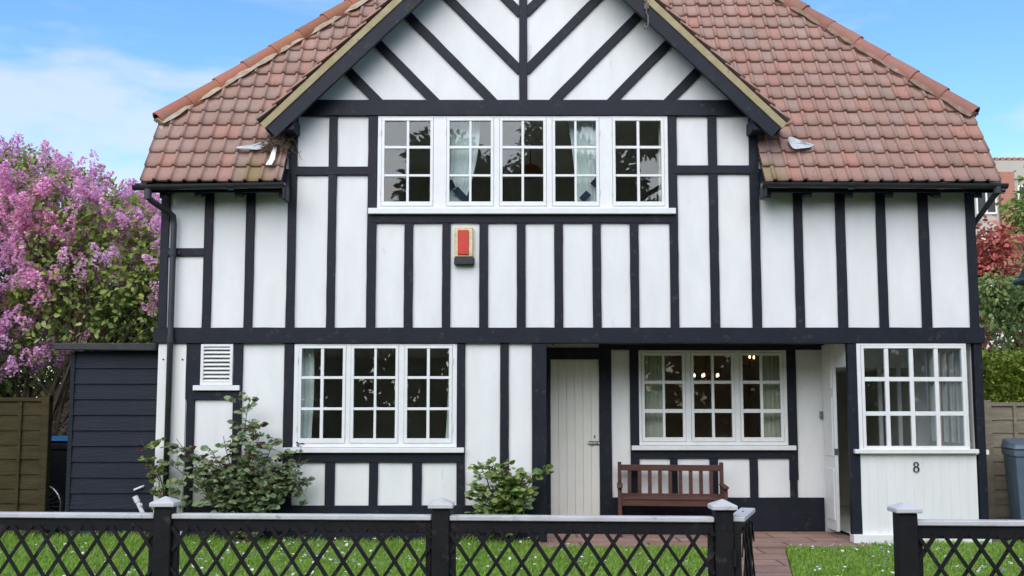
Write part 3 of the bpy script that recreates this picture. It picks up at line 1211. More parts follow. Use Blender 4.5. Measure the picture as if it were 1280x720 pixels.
for side in (-1, 1):
    bms = []
    for part in (0, 1):
        if side < 0:
            o = Vector((VXL - .04, EAVE_Y, EAVE_Z))
            wdt = GCV - VXL + .2
            eu, mir = Vector((1, 0, 0)), 1
        else:
            o = Vector((GCV - .1, EAVE_Y, EAVE_Z))
            wdt = VXR - GCV + .2
            eu, mir = Vector((1, 0, 0)), 1
        bm = tile_field(o, eu, evm, wdt, SL, 5 + side)
        plane_pts(main_clips(side, part), bm)
        bms.append(bm)
    finish(merge(bms), 'roof_tiles', 'tile')
    # boarding under the tiles
    bms = []
    for part in (0, 1):
        bm = bmesh.new()
        dn_ = NM * -.035
        vs = [bm.verts.new(Vector(p) + dn_) for p in ((VXL, EAVE_Y, EAVE_Z), (VXR, EAVE_Y, EAVE_Z), (VXR, RIDGE_Y, EAVE_Z + (RIDGE_Y - EAVE_Y) * RS), (VXL, RIDGE_Y, EAVE_Z + (RIDGE_Y - EAVE_Y) * RS))]
        bm.faces.new(vs)
        plane_pts(main_clips(side, part), bm)
        bms.append(bm)
    finish(merge(bms), 'roof_boarding', 'deck')

# rear slope (plain) and half-hip slopes
zr = EAVE_Z + (RIDGE_Y - EAVE_Y) * RS
mb = MB()
yb2 = 2 * RIDGE_Y - EAVE_Y
hipx_l = HL0.x + (HL1.x - HL0.x) * (zr - HL0.z) / (HL1.z - HL0.z)
hipx_r = HR0.x + (HR1.x - HR0.x) * (zr - HR0.z) / (HR1.z - HR0.z)
yl0, yr0 = HL0.y, HR0.y
mb.add([(VXL, yb2, EAVE_Z), (VXR, yb2, EAVE_Z), (VXR, 2 * RIDGE_Y - yr0, HR0.z), (hipx_r, RIDGE_Y, zr), (hipx_l, RIDGE_Y, zr), (VXL, 2 * RIDGE_Y - yl0, HL0.z)], [(0, 1, 2, 3, 4, 5)])
mb.build('rear_roof_slope', 'tile', house)
for side, H0, hx in ((-1, HL0, hipx_l), (1, HR0, hipx_r)):
    vx = VXL if side < 0 else VXR
    H1 = HL1 if side < 0 else HR1
    q_ = H0 + (H1 - H0) * ((vx - H0.x) / (H1.x - H0.x))
    dz_ = Vector((0, 0, -.07))
    a = q_ + dz_
    c = Vector((hx, RIDGE_Y, zr)) + dz_
    H0 = a
    up = (c - Vector((vx, RIDGE_Y, H0.z)))
    eu = Vector((0, 1, 0))
    wdt = 2 * (RIDGE_Y - H0.y)
    bm = tile_field(a - Vector((side * -.0, 0, 0)), eu, up, wdt, up.length, 21 + side)
    # clip to the triangle
    n_ = up.normalized().cross(eu)
    for q0, q1, sgn in ((a, c, -1), (Vector((vx, 2 * RIDGE_Y - H0.y, H0.z)), c, 1)):
        e = (q1 - q0).normalized()
        nn = e.cross(n_).normalized()
        if nn.y * sgn < 0:
            nn = -nn
        clip(bm, q0, nn)
    finish(bm, 'half_hip_tiles', 'tile')
    mb = MB()
    d_ = Vector((side * -.03, 0, -.04))
    mb.add([a + d_, Vector((vx, 2 * RIDGE_Y - H0.y, H0.z)) + d_, c + d_], [(0, 1, 2)])
    mb.build('roof_boarding', 'deck', house)

# hip tiles with mortar bed
for side, H0, H1 in ((-1, HL0, HL1), (1, HR0, HR1)):
    d = (H1 - H0).normalized()
    n_ = NM.copy()
    sv = d.cross(n_).normalized()
    upv = (n_ + Vector((side * .5, 0, .3))).normalized()
    upv = (upv - d * upv.dot(d)).normalized()
    sv = d.cross(upv).normalized()
    mb = MB()
    ln = .46
    rnd = random.Random(3 + side)
    cnt = int(5.6 / ln)
    for i in range(cnt):
        s0 = .0 + i * ln
        s1 = s0 + ln + .05
        r0, r1 = .132 + rnd.gauss(0, .002), .120
        jx, jz = rnd.gauss(0, .006), rnd.gauss(0, .006)
        k = 17
        vs, fs = [], []
        for s_, r_, lift in ((s0, r0 - .022, 0), (s0, r0, 0), (s1, r1, -.006)):
            c = H0 + d * s_ + sv * jx + upv * (jz + lift - .012)
            for j in range(k):
                a = math.pi * (-.06 + 1.12 * j / (k - 1))
                vs.append(c + sv * (math.cos(a) * r_) + upv * (math.sin(a) * r_))
        for q in range(2):
            for j in range(k - 1):
                fs.append((q * k + j, q * k + j + 1, (q + 1) * k + j + 1, (q + 1) * k + j))
        mb.add(vs, fs)
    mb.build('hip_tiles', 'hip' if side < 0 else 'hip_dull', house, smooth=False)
    # mortar
    mb = MB()
    rnd = random.Random(9)
    n = 46
    vs, fs = [], []
    for i in range(n + 1):
        s_ = -.01 + 5.3 * i / n
        w0 = .155 + rnd.uniform(-.035, .03)
        for t, hgt in ((-w0, .018), (-w0 + .035, .052), (0, .06), (w0 - .035, .052), (w0, .018)):
            vs.append(H0 + d * s_ + sv * t + upv * (hgt + rnd.uniform(-.008, .008) - .02))
    for i in range(n):
        for j in range(4):
            fs.append((i * 5 + j, (i + 1) * 5 + j, (i + 1) * 5 + j + 1, i * 5 + j + 1))
    fs.append((0, 1, 2, 3, 4))
    mb.add(vs, fs)
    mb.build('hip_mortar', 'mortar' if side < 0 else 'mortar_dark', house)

# verge mortar and stop-end tile at the side edges
for side, vx, H0 in ((-1, VXL, HL0), (1, VXR, HR0)):
    mb = MB()
    e0 = Vector((vx, EAVE_Y, EAVE_Z))
    e1 = Vector((vx, H0.y + .03, H0.z + .05))
    mb.bar(e0 + NM * -.012 + Vector((side * -.03, 0, 0)), e1 + NM * -.012 + Vector((side * -.03, 0, 0)), .035, .06, up=NM)
    mb.build('verge_mortar', 'mortar', house)

# gable roof slopes
for side in (-1, 1):
    fx = GCV + side * GFX
    fz = GAPEX - GFX * GT
    o = Vector((fx, YV - .03, fz + .005))
    ev = Vector((-side, 0, GT)).normalized()
    ln = GFX * math.hypot(1, GT)
    bm = tile_field(o, (0, 1, 0), ev, 4.6, ln + .05, 31 + side)
    clip(bm, Vector((GCV, 0, 0)), Vector((-side, 0, 0)))
    clip(bm, Vector((0, 4.0, 0)), Vector((0, 1, 0)))
    # stay outside the main slope
    clip(bm, Pm0 - NM * .05, -NM)
    finish(bm, 'gable_tiles', 'tile')
    mb = MB()
    nrm = Vector((side * GT, 0, 1)).normalized()
    a0 = Vector((fx, YV, fz)) - nrm * .03
    a1 = Vector((GCV, YV, GAPEX)) - nrm * .03
    mb.add([a0, a1, a1 + Vector((0, 4, 0)), a0 + Vector((0, 4, 0))], [(0, 1, 2, 3)])
    mb.build('roof_boarding', 'deck', house)
    # khaki verge board over the barge, and the black bargeboard
    nx, nz = nrm.x, nrm.z
    along = Vector((-side, GT)).normalized()
    n2 = Vector((side * GT, 1)).normalized()
    foot = Vector((fx, fz))
    apex = Vector((GCV, GAPEX))
    w1, w2 = .085, .165
    mb = MB()
    mb.plank(foot - n2 * (.012 + w1 / 2), apex - n2 * (.012 + w1 / 2) + along * .05, w1, YV - .012, YV + .05, step=.5)
    mb.build('verge_board', 'khaki', house)
    mb = MB()
    c0 = foot - n2 * (.012 + w1 + w2 / 2) + along * .02
    mb.plank(c0, apex - n2 * (.012 + w1 + w2 / 2) + along * .1, w2, YV + .004, YV + .05)
    mb.build('bargeboard', 'timber', house)
    # soffit behind the barge
    mb = MB()
    s0 = foot - n2 * .06
    s1 = apex - n2 * .06
    mb.add([(s0.x, YV + .05, s0.y), (s1.x, YV + .05, s1.y), (s1.x, .01, s1.y), (s0.x, .01, s0.y)], [(0, 1, 2, 3)])
    mb.build('soffit', 'white_paint' if False else 'timber', house)
    # purlin corbel at the foot
    gx = GXL + .055 if side < 0 else GXR - .055
    mb = MB()
    zc1, zc0 = UZ(150, -.2), UZ(166, -.2)
    mb.box(gx - .075, gx + .075, YV + .045, -.01, zc0, zc1)
    mb.build('corbel', 'timber', house, bevel=.015)

# fascia, rafter ends
for side, xa, xb in ((-1, VXL + .06, GXL - .02), (1, GXR + .02, VXR - .06)):
    mb = MB()
    mb.box(xa, xb, EAVE_Y + .055, EAVE_Y + .08, EAVE_Z - .11, EAVE_Z - .025)
    mb.build('fascia', 'timber', house)
    mb = MB()
    mb.add([(xa, EAVE_Y + .08, EAVE_Z - .07), (xb, EAVE_Y + .08, EAVE_Z - .07), (xb, .0, WZ - .2), (xa, .0, WZ - .2)], [(0, 1, 2, 3)])
    mb.build('soffit', 'timber', house)
for px in (207, 250, 300, 355, 957, 1008, 1059, 1109, 1168, 1219):
    p = U(px, 238, -.2)
    mb = MB()
    x = p.x
    mb.add([(x - .045, EAVE_Y + .09, EAVE_Z - .17), (x - .045, -.01, EAVE_Z - .17 + .12), (x - .045, -.01, EAVE_Z + .25), (x - .045, EAVE_Y + .09, EAVE_Z - .03),
            (x + .045, EAVE_Y + .09, EAVE_Z - .17), (x + .045, -.01, EAVE_Z - .17 + .12), (x + .045, -.01, EAVE_Z + .25), (x + .045, EAVE_Y + .09, EAVE_Z - .03)],
           [(0, 1, 2, 3), (7, 6, 5, 4), (0, 4, 5, 1), (1, 5, 6, 2), (2, 6, 7, 3), (3, 7, 4, 0)])
    mb.build('rafter_end', 'timber', house)


# gutters
def gutter(xa, xb, za, zb):
    mb = MB()
    k = 9
    vs, fs = [], []
    yc = EAVE_Y - .035
    for x, z in ((xa, za), (xb, zb)):
        for r in (.058, .052):
            for j in range(k):
                a = math.pi + math.pi * j / (k - 1)
                vs.append((x, yc + r * math.cos(a), z + r * math.sin(a)))
    for j in range(k - 1):
        fs += [(j, j + 1, 2 * k + j + 1, 2 * k + j), (k + j + 1, k + j, 3 * k + j, 3 * k + j + 1)]
    fs += [(0, 2 * k, 3 * k, k), (k - 1, 2 * k - 1, 4 * k - 1, 3 * k - 1)]
    fs += [tuple(range(k)), tuple(range(3 * k - 1, 2 * k - 1, -1))]
    mb.add(vs, fs)
    return mb, yc


zg = EAVE_Z - .028
gl0, gl1 = UX(168, 236, EAVE_Y), UX(357, 230, EAVE_Y)
mb, ygc = gutter(gl0, gl1, zg - .02, zg + .012)
gut = mb.build('gutter', 'gutter', house)
for px in (176, 290):
    x = UX(px, 233, EAVE_Y)
    m2 = MB()
    m2.tube([(x - .035, ygc, zg - .006), (x + .035, ygc, zg - .004)], .066, 12, caps=False)
    bm = bmesh.new()
    me = m2.mesh('gutter_union')
    bm.from_mesh(me)
    clip(bm, Vector((0, 0, zg - .004)), Vector((0, 0, 1)))
    bm.to_mesh(me)
    bm.free()
    link('gutter_union', me, 'gutter', gut)
gr0, gr1 = UX(951, 228, EAVE_Y), UX(1256, 222, EAVE_Y)
mb, ygc = gutter(gr0, gr1, zg + .012, zg - .004)
gut2 = mb.build('gutter', 'gutter', house)
for px in (1062, 1174, 1236):
    x = UX(px, 226, EAVE_Y)
    m2 = MB()
    m2.tube([(x - .04, ygc, zg + .003), (x + .04, ygc, zg + .003)], .066, 12, caps=False)
    me = m2.mesh('gutter_union')
    bm = bmesh.new()
    bm.from_mesh(me)
    clip(bm, Vector((0, 0, zg + .006)), Vector((0, 0, 1)))
    bm.to_mesh(me)
    bm.free()
    link('gutter_union', me, 'gutter', gut2)
mb = MB()
x = UX(357, 236, EAVE_Y)
mb.box(x - .03, x + .02, EAVE_Y - .06, EAVE_Y + .12, EAVE_Z - .22, EAVE_Z - .04)
mb.build('gutter_bracket', 'timber', gut, bevel=.01)
mb = MB()
x = UX(956, 232, EAVE_Y)
mb.box(x - .035, x + .02, EAVE_Y - .05, EAVE_Y + .12, EAVE_Z - .19, EAVE_Z - .04)
mb.build('gutter_bracket', 'timber', gut2, bevel=.01)

# left downpipe with swan neck
x_o = UX(185, 240, ygc)
pt = [U(185, 236, ygc), U(185, 247, ygc), U(192, 253, ygc + .06), U(211, 265, -.14), U(216.5, 270, -.09), U(217.5, 280, -.085)]
xp0, xp1 = UX(216.5, 300, -.085), UX(216.5, 300, -.085)
pts = [Vector(p) for p in pt]
xd = pts[-1].x
mb = MB()
mb.tube(pts + [(xd, -.085, 2.5), (xd, -.085, .05)], .036, 12)
dp = mb.build('downpipe', 'gutter', house, smooth=True)
for z in (UZ(315, -.085), UZ(424, -.085), UZ(247, ygc) + .08):
    mb = MB()
    if z > 4.1:
        mb.tube([(x_o, ygc, z - .10), (x_o, ygc, z + .02)], .045, 12)
    else:
        mb.tube([(xd, -.085, z - .045), (xd, -.085, z + .045)], .043, 12)
        mb.box(xd - .07, xd + .07, -.05, -.03, z - .02, z + .02)
    mb.build('pipe_collar', 'gutter', dp)
# right downpipe, swan neck going back round the corner
q0, q1, q2 = U(1246, 228, ygc), U(1246, 240, ygc), U(1221, 287, .25)
mb = MB()
mb.tube([q0, q1, Vector((XR + .05, .25, q2.z)), Vector((XR + .05, .25, .05))], .036, 12)
dp2 = mb.build('downpipe', 'gutter', house, smooth=True)
mb = MB()
mb.tube([(q0.x, ygc, q1.z - .02), (q0.x, ygc, q0.z + .01)], .05, 12)
mb.tube([(q0.x + .02, ygc, q1.z + .02), (q0.x + .09, ygc, q1.z + .02)], .028, 10)
mb.build('pipe_collar', 'gutter', dp2)


# flashing scraps at the gable feet
def sheet_on_roof(pix, name, lift, material='lead'):
    pts = [on_plane(x, y, Pm0 + NM * .05, NM) for x, y in pix]
    mb = MB()
    # smooth the outline once (corner cutting), then curl the sheet a little
    for _ in range(2):
        pts = [q for i in range(len(pts)) for q in (pts[i].lerp(pts[(i + 1) % len(pts)], .25), pts[i].lerp(pts[(i + 1) % len(pts)], .75))]
    x0_ = min(p.x for p in pts)
    vs = [p + NM * (lift * (1 + .9 * math.sin((p.x - x0_) * 14))) for p in pts]
    lo = [v - NM * .006 for v in vs]
    n = len(pts)
    fs = [tuple(range(n)), tuple(range(2 * n - 1, n - 1, -1))] + [(i, i + n, (i + 1) % n + n, (i + 1) % n) for i in range(n)]
    mb.add(vs + lo, fs)
    return mb.build(name, material, house)


sheet_on_roof([(293.5, 185.5), (300, 189.5), (310, 190), (320, 189), (328, 186), (333, 182), (335, 176), (327, 177.5), (318, 183), (308, 187)], 'flashing', .03)
sheet_on_roof([(983, 172), (987, 184), (992, 190), (1000, 190), (1010, 187), (1019, 181), (1012, 180), (1003, 181.5), (994, 177)], 'flashing', .03)


# ------------------------------------------------------------------ THINGS IN AND ON THE HOUSE
def curtain(name, label, group, outline, Y, material, folds=9, amp=.013):
    """pleated cloth: outline(z fraction) -> (x0, x1), rows from top z to bottom z"""
    (zt, zb, fx) = outline
    o = thing(name, (0, Y, 0), label, 'curtain', group)
    nu, nv = folds * 6, 14
    vs, fs = [], []
    for j in range(nv + 1):
        t = j / nv
        a, c = fx(t)
        for i in range(nu + 1):
            u = i / nu
            ph = 2 * math.pi * folds * u + .6 * math.sin(3.1 * u + 2 * t)
            vs.append((a + (c - a) * u + .006 * math.sin(ph * .5 + 4 * t), Y + amp * math.sin(ph) * (.7 + .3 * math.sin(5 * u + 2)), zt + (zb - zt) * t))
    for j in range(nv):
        for i in range(nu):
            q = j * (nu + 1) + i
            fs.append((q, q + 1, q + nu + 2, q + nu + 1))
    mb = MB()
    mb.add(vs, fs)
    mb.build('cloth', material, o, smooth=True)
    return o


def xs(p, py, Y): return UX(p, py, Y)


Yc = .16
zt, zb = UZ(146, Yc), UZ(262, Yc)
c1 = curtain('curtain', 'pale aqua curtain tied back at the left of the upstairs window, inside its second light', 'upstairs curtains',
             (zt, zb, lambda t: (xs(556, 200, Yc), xs(600 - 22 * t * t, 200, Yc))), Yc, 'curtain_aqua', 8)
c2 = curtain('curtain', 'pale aqua curtain tied back at the right of the upstairs window, inside its fourth light', 'upstairs curtains',
             (zt, zb, lambda t: (xs(710 + 13 * t, 200, Yc), xs(752, 200, Yc))), Yc, 'curtain_aqua', 8)
for c, pts in ((c1, ((561, 226, 566, 236), (569, 236, 584, 252))), (c2, ((741, 232, 750, 222), (727, 250, 736, 241)))):
    for a in pts:
        p, q = U(a[0], a[1], Yc - .05), U(a[2], a[3], Yc - .05)
        mb = MB()
        mb.bar(p, q, .012, .085, up=(0, 1, 0))
        mb.build('tieback', 'navy_cloth', c)
mb = MB()
c3 = curtain('curtain', 'narrow yellowish curtain edge at the far right of the upstairs window', 'upstairs curtains',
             (zt, zb, lambda t: (xs(823, 200, Yc), xs(840, 200, Yc))), Yc, 'curtain_cream', 4, .02)
zt, zb = UZ(432, Yc), UZ(560, Yc)
curtain('curtain', 'pale curtain at the left of the ground floor three-light window', 'downstairs curtains',
        (zt, zb, lambda t: (xs(369, 500, Yc), xs(391 + 2 * math.sin(4 * t), 500, Yc))), Yc, 'curtain_aqua', 5)
curtain('curtain', 'thin pale curtain edge at the right of the ground floor three-light window', 'downstairs curtains',
        (zt, zb, lambda t: (xs(560 - 3 * t * t, 500, Yc), xs(572, 500, Yc))), Yc, 'curtain_aqua', 3, .02)
Yp = YR + .19
zt, zb = UZ(440, Yp), UZ(560, Yp)
curtain('curtain', 'cream curtain at the left of the porch window behind the bench', 'porch window curtains',
        (zt, zb, lambda t: (xs(800, 500, Yp), xs(829, 500, Yp))), Yp, 'curtain_cream', 6)
curtain('curtain', 'cream curtain at the right of the porch window', 'porch window curtains',
        (zt, zb, lambda t: (xs(953, 500, Yp), xs(985, 500, Yp))), Yp, 'curtain_cream', 6)


def chandelier(px, py, Y, label, bulbs, rad):
    c = U(px, py, Y)
    o = thing('chandelier', (c.x, c.y, c.z), label, 'chandelier', 'lit chandeliers behind the porch window')
    mb = MB()
    mb.tube([(c.x, c.y, 2.47), (c.x, c.y, c.z - .10)], .010, 8)
    mb.lathe((c.x, c.y, c.z - .16), [(.012, 0), (.035, .03), (.02, .08), (.03, .12), (.01, .2)], 12)
    mb.build('stem', 'rust', o)
    for i in range(bulbs):
        a = 2 * math.pi * i / bulbs + .5
        dx, dy = math.cos(a) * rad, math.sin(a) * rad
        m2 = MB()
        m2.tube([(c.x, c.y, c.z - .10), (c.x + dx * .5, c.y + dy * .5, c.z - .16), (c.x + dx, c.y + dy, c.z - .10), (c.x + dx, c.y + dy, c.z - .04)], .008, 6)
        arm = m2.build('arm', 'rust', o)
        m3 = MB()
        m3.lathe((c.x + dx, c.y + dy, c.z - .04), [(.008, 0), (.015, .02), (.011, .04), (.003, .055)], 10)
        m3.build('bulb', 'bulb', arm, smooth=True)


chandelier(884, 468, 3.0, 'lit candle-bulb chandelier showing in the middle light of the porch window', 5, .19)
chandelier(935, 445, 2.2, 'lit candle-bulb chandelier showing in the right light of the porch window', 3, .11)

p = U(663, 210, 2.0)
ls = thing('pendant_lampshade', (p.x, p.y, p.z), 'dull orange domed lampshade hanging in the middle of the upstairs window', 'lampshade')
mb = MB()
mb.lathe((p.x, p.y, p.z - .12), [(.17, 0), (.165, .06), (.12, .13), (.05, .17), (.03, .18)], 18)
mb.build('lamp_shade', 'lampshade', ls, smooth=True)
mb = MB()
mb.tube([(p.x, p.y, p.z + .05), (p.x, p.y, ZTIE1 - .02)], .008, 6)
mb.build('cord', 'black_plastic', ls)

# alarm box
a0, a1 = UX(568.3, 300, -.05), UX(591.5, 300, -.05)
b0, b1 = UZ(322, -.05), UZ(284, -.05)
al = thing('alarm_box', ((a0 + a1) / 2, 0, b0), 'red and cream burglar alarm box on the wall under the upstairs window', 'alarm box')
mb = MB()
mb.box(a0, a1, -.075, -.002, b0 + .004, b1)
mb.build('cover', 'cream_plastic', al, bevel=.012)
mb = MB()
mb.box(UX(572.2, 300, -.08), UX(586, 300, -.08), -.092, -.06, UZ(318.5, -.08), UZ(287.5, -.08))
mb.build('red_front', 'red_plastic', al, bevel=.006)
mb = MB()
mb.box(UX(567.5, 327, -.08), UX(593, 327, -.08), -.085, -.002, UZ(331, -.08), b0)
mb.build('strobe_base', 'black_plastic', al, bevel=.012)

# iron hook on the right bargeboard
h0 = U(808, 6, YV - .02)
hk = thing('iron_hook', tuple(h0), 'rusty iron hook hanging from the right slope of the black bargeboard', 'hook')
mb = MB()
p = [U(808, 0, YV - .02), U(808, 16, YV - .02), U(810, 20, YV - .03), U(810.5, 30, YV - .03), U(809, 35, YV - .03), U(806.5, 36, YV - .03), U(805.5, 31, YV - .03)]
mb.tube(p, .011, 7)
mb.build('shank', 'rust', hk, smooth=True)
mb = MB()
q = U(808, 9, YV)
mb.box(q.x - .03, q.x + .03, YV - .02, YV + .01, q.z - .03, q.z + .05)
mb.build('hook_plate', 'rust', hk, bevel=.005)

# nest of twigs and the white rag under the left gable foot
c = on_plane(345, 186, Pm0 + NM * .06, NM)
ne = thing('bird_nest', tuple(c), 'scruffy brown bird nest of twigs tucked under the left foot of the gable', 'nest')
rnd = random.Random(5)
mb = MB()
for i in range(110):
    a = c + Vector((rnd.gauss(0, .10), rnd.gauss(0, .05), rnd.gauss(.02, .06)))
    d = Vector((rnd.gauss(0, 1), rnd.gauss(0, .7), rnd.gauss(-.2, .6))).normalized() * rnd.uniform(.08, .22)
    mb.tube([a - d / 2, a + Vector((rnd.gauss(0, .02), 0, rnd.gauss(0, .02))), a + d / 2], .0035, 4)
mb.build('twigs', 'twig', ne)
rg = thing('white_rag', tuple(U(342, 185, -.38)), 'torn white rag dangling from the nest over the roof tiles', 'rag')
mb = MB()
for off in (-1.5, 0, 1.2):
    pts = [on_plane(x, y, Pm0 + NM * .09, NM) for x, y in ((344 + off * .3, 184), (342 + off, 191), (340.5 + off * 1.6, 198), (336 + off * 2, 206))]
    vs, fs = [], []
    for i, p in enumerate(pts):
        w = .016 - .002 * i
        vs += [p + Vector((-w, 0, .004 * (i % 2))), p + Vector((w, -.004, -.003)), p + Vector((w, .004, -.002)), p + Vector((-w, .008, .004 * (i % 2)))]
    for i in range(3):
        o = i * 4
        for k in range(4):
            fs.append((o + k, o + (k + 1) % 4, o + 4 + (k + 1) % 4, o + 4 + k))
    fs += [(3, 2, 1, 0), (12, 13, 14, 15)]
    mb.add(vs, fs)
mb.build('strips', 'white_paint', rg)

# ------------------------------------------------------------------ BENCH in the porch
bench = thing('garden_bench', (2.027, .80, .02), 'dark brown slatted wooden bench under the porch window', 'bench')
BC = Vector((2.027, .80, .02))
hw_ = .645
zb1 = UZ(581, .8) - .02


def bbox_(m, x0, x1, y0, y1, z0, z1):
    m.box(BC.x + x0, BC.x + x1, BC.y + y0, BC.y + y1, BC.z + z0, BC.z + z1)


for sg in (-1, 1):
    mb = MB()
    bbox_(mb, sg * hw_ - .024, sg * hw_ + .024, -.03, .022, 0, zb1 + .035)
    mb.build('leg', 'teak', bench, bevel=.006)
    mb = MB()
    bbox_(mb, sg * hw_ - .026, sg * hw_ + .026, -.47, -.42, 0, .60)
    mb.build('leg', 'teak', bench, bevel=.006)
    mb = MB()
    bbox_(mb, sg * hw_ - .036, sg * hw_ + .036, -.53, -.025, .602, .636)
    mb.build('armrest', 'teak', bench, bevel=.01)
    mb = MB()
    bbox_(mb, sg * hw_ - .018, sg * hw_ + .018, -.42, -.03, .12, .18)
    mb.build('stretcher', 'teak', bench, bevel=.005)
mb = MB()
for i in range(5):
    y0 = -.475 + i * .088
    bbox_(mb, -hw_ + .028, hw_ - .028, y0, y0 + .078, .462, .484)
bbox_(mb, -hw_ + .026, hw_ - .026, -.462, -.432, .385, .460)
mb.build('seat', 'teak', bench, bevel=.004)
mb = MB()
bbox_(mb, -hw_ + .024, hw_ - .024, -.024, .014, zb1 - .075, zb1)
bbox_(mb, -hw_ + .024, hw_ - .024, -.026, .012, .455, .50)
for i in range(9):
    xx = -.520 + i * .1295
    bbox_(mb, xx - .024, xx + .024, -.016, .006, .498, zb1 - .073)
mb.build('backrest', 'teak', bench, bevel=.003)
bench.rotation_euler = (0, 0, -.105)

# ------------------------------------------------------------------ SHED
YS = .25
sx0, sx1 = UX(88.5, 540, YS), UX(195, 540, YS) + .02
szt = UZ(441, YS)
shed = thing('garden_shed', ((sx0 + sx1) / 2, YS, 0), 'small black weatherboarded shed with a flat felt roof against the left end of the house', 'shed')
mb = MB()
nb = 12
for i in range(nb):
    z0 = szt * i / nb
    z1 = z0 + szt / nb + .02
    mb.add([(sx0, YS - .026 + random.uniform(-.003, .003), z0), (sx1, YS - .026 + random.uniform(-.003, .003), z0 + random.uniform(-.004, .004)), (sx1, YS - .004, z1), (sx0, YS - .004, z1),
            (sx0, YS + .02, z0), (sx1, YS + .02, z0), (sx1, YS + .02, z1), (sx0, YS + .02, z1)],
           [(0, 1, 2, 3), (7, 6, 5, 4), (0, 4, 5, 1), (3, 2, 6, 7), (0, 3, 7, 4), (1, 5, 6, 2)])
mb.build('front_wall', 'shed', shed)
mb = MB()
mb.box(sx0 + .004, sx0 + .04, YS + .02, YS + 2.4, 0, szt)
mb.box(sx1 - .04, sx1 - .004, YS + .02, YS + 2.4, 0, szt)
mb.box(sx0 + .04, sx1 - .04, YS + 2.36, YS + 2.4, 0, szt)
mb.build('side_walls', 'shed', shed)
mb = MB()
rx0, rx1 = UX(67, 432, YS - .15), UX(195.5, 432, YS - .15)
rz0, rz1 = UZ(438.5, YS - .15), UZ(429, YS - .15)
mb.add([(rx0, YS - .16, rz0 + .01), (rx1, YS - .16, rz0), (rx1, YS + 2.5, rz0 + .12), (rx0, YS + 2.5, rz0 + .13),
        (rx0 - .02, YS - .16, rz1 + .0), (rx1, YS - .16, rz1), (rx1, YS + 2.5, rz1 + .12), (rx0 - .02, YS + 2.5, rz1 + .12)],
       [(3, 2, 1, 0), (4, 5, 6, 7), (0, 1, 5, 4), (1, 2, 6, 5), (2, 3, 7, 6), (3, 0, 4, 7)])
mb.build('roof', 'felt', shed, bevel=.012)
mb = MB()
mb.box(sx0 - .02, sx0 + .03, YS - .034, YS - .024, 0, szt)
mb.build('corner_trim', 'shed', shed)

# white waste pipe and offcut standing by the shed
pw = U(178, 640, -.05)
wp = thing('waste_pipe', (pw.x, pw.y, 0), 'leaning white plastic pipe stub at the foot of the black shed', 'pipe')
mb = MB()
e0, e1 = U(187, 660, -.05), U(169, 621, -.05)
mb.tube([e0, e1], .026, 12)
mb.build('pipe', 'pvc', wp)
mb = MB()
dd = (e1 - e0).normalized()
mb.tube([e1 - dd * .07, e1 + dd * .008], .033, 12)
mb.build('pipe_collar', 'pvc', wp)
mb = MB()
e2, e3 = e0.lerp(e1, .72), U(176.5, 633, -.12)
mb.tube([e2, e2 + Vector((.03, -.02, .015))], .02, 10)
mb.build('branch', 'pvc', wp)
e0, e1 = U(167.5, 612.5, .2), U(177, 608.5, .2)
op = thing('overflow_pipe', tuple(e1), 'short white overflow pipe sticking out of the black shed boards', 'pipe')
mb = MB()
mb.tube([e1 + Vector((0.02, .06, .01)), e1, e0], .013, 10)
mb.build('pipe', 'pvc', op)

# ------------------------------------------------------------------ BOUNDARY FENCES
def panel_fence(name, label, x0, x1, Y, ztop, material, posts, battens, rows, yaw=0, group=None, slat_gap=False):
    o = thing(name, ((x0 + x1) / 2, Y, 0), label, 'fence', group)
    mb = MB()
    zz = .05
    h = (ztop - .09) / rows
    for r in range(rows):
        z0 = zz + r * h
        z1 = z0 + h + (.012 if not slat_gap else -.02)
        n = 10
        vs, fs = [], []
        ph = random.uniform(0, 6)
        for i in range(n + 1):
            x = x0 + (x1 - x0) * i / n
            wv = .006 * math.sin(ph + x * 2.3) + random.uniform(-.003, .003)
            vs += [(x, Y - .020 + random.uniform(-.003, .003), z0 + wv), (x, Y - .006, z1), (x, Y + .012, z1), (x, Y + .0, z0 + wv)]
        for i in range(n):
            o4 = i * 4
            for k in range(4):
                fs.append((o4 + k, o4 + 4 + k, o4 + 4 + (k + 1) % 4, o4 + (k + 1) % 4))
        mb.add(vs, fs)
    mb.build('boards', material, o)
    mb = MB()
    mb.box(x0, x1, Y - .035, Y + .025, ztop - .05, ztop)
    mb.build('capping', material, o, bevel=.006)
    for x in battens:
        mb = MB()
        mb.box(x - .022, x + .022, Y - .045, Y - .018, .05, ztop - .052)
        mb.build('batten', material, o, bevel=.004)
    for x in posts:
        mb = MB()
        mb.box(x - .05, x + .05, Y - .06, Y + .05, 0, ztop + .03)
        mb.build('post', material, o, bevel=.006)
    return o


Yf = .55
f0, f1 = UX(-120, 560, Yf), UX(62, 560, Yf)
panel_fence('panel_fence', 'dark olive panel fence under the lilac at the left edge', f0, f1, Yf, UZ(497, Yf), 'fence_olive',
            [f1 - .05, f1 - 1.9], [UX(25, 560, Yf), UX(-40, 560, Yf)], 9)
Yf2 = 3.4
f0, f1 = UX(30, 520, Yf2), UX(96, 520, Yf2)
panel_fence('slatted_fence', 'pale slatted fence glimpsed between the olive fence and the black shed', f0, f1, Yf2, UZ(480, Yf2), 'fence_grey', [f0 + .05, f1 + .2], [], 12, slat_gap=True)
Yf3 = .75
f0, f1 = UX(1229, 560, Yf3), UX(1352, 560, Yf3)
panel_fence('panel_fence', 'weathered grey-brown panel fence right of the house', f0, f1, Yf3, UZ(503, Yf3), 'fence_grey',
            [UX(1234, 560, Yf3)], [UX(1269, 560, Yf3), UX(1330, 560, Yf3), f1 - .03], 9)


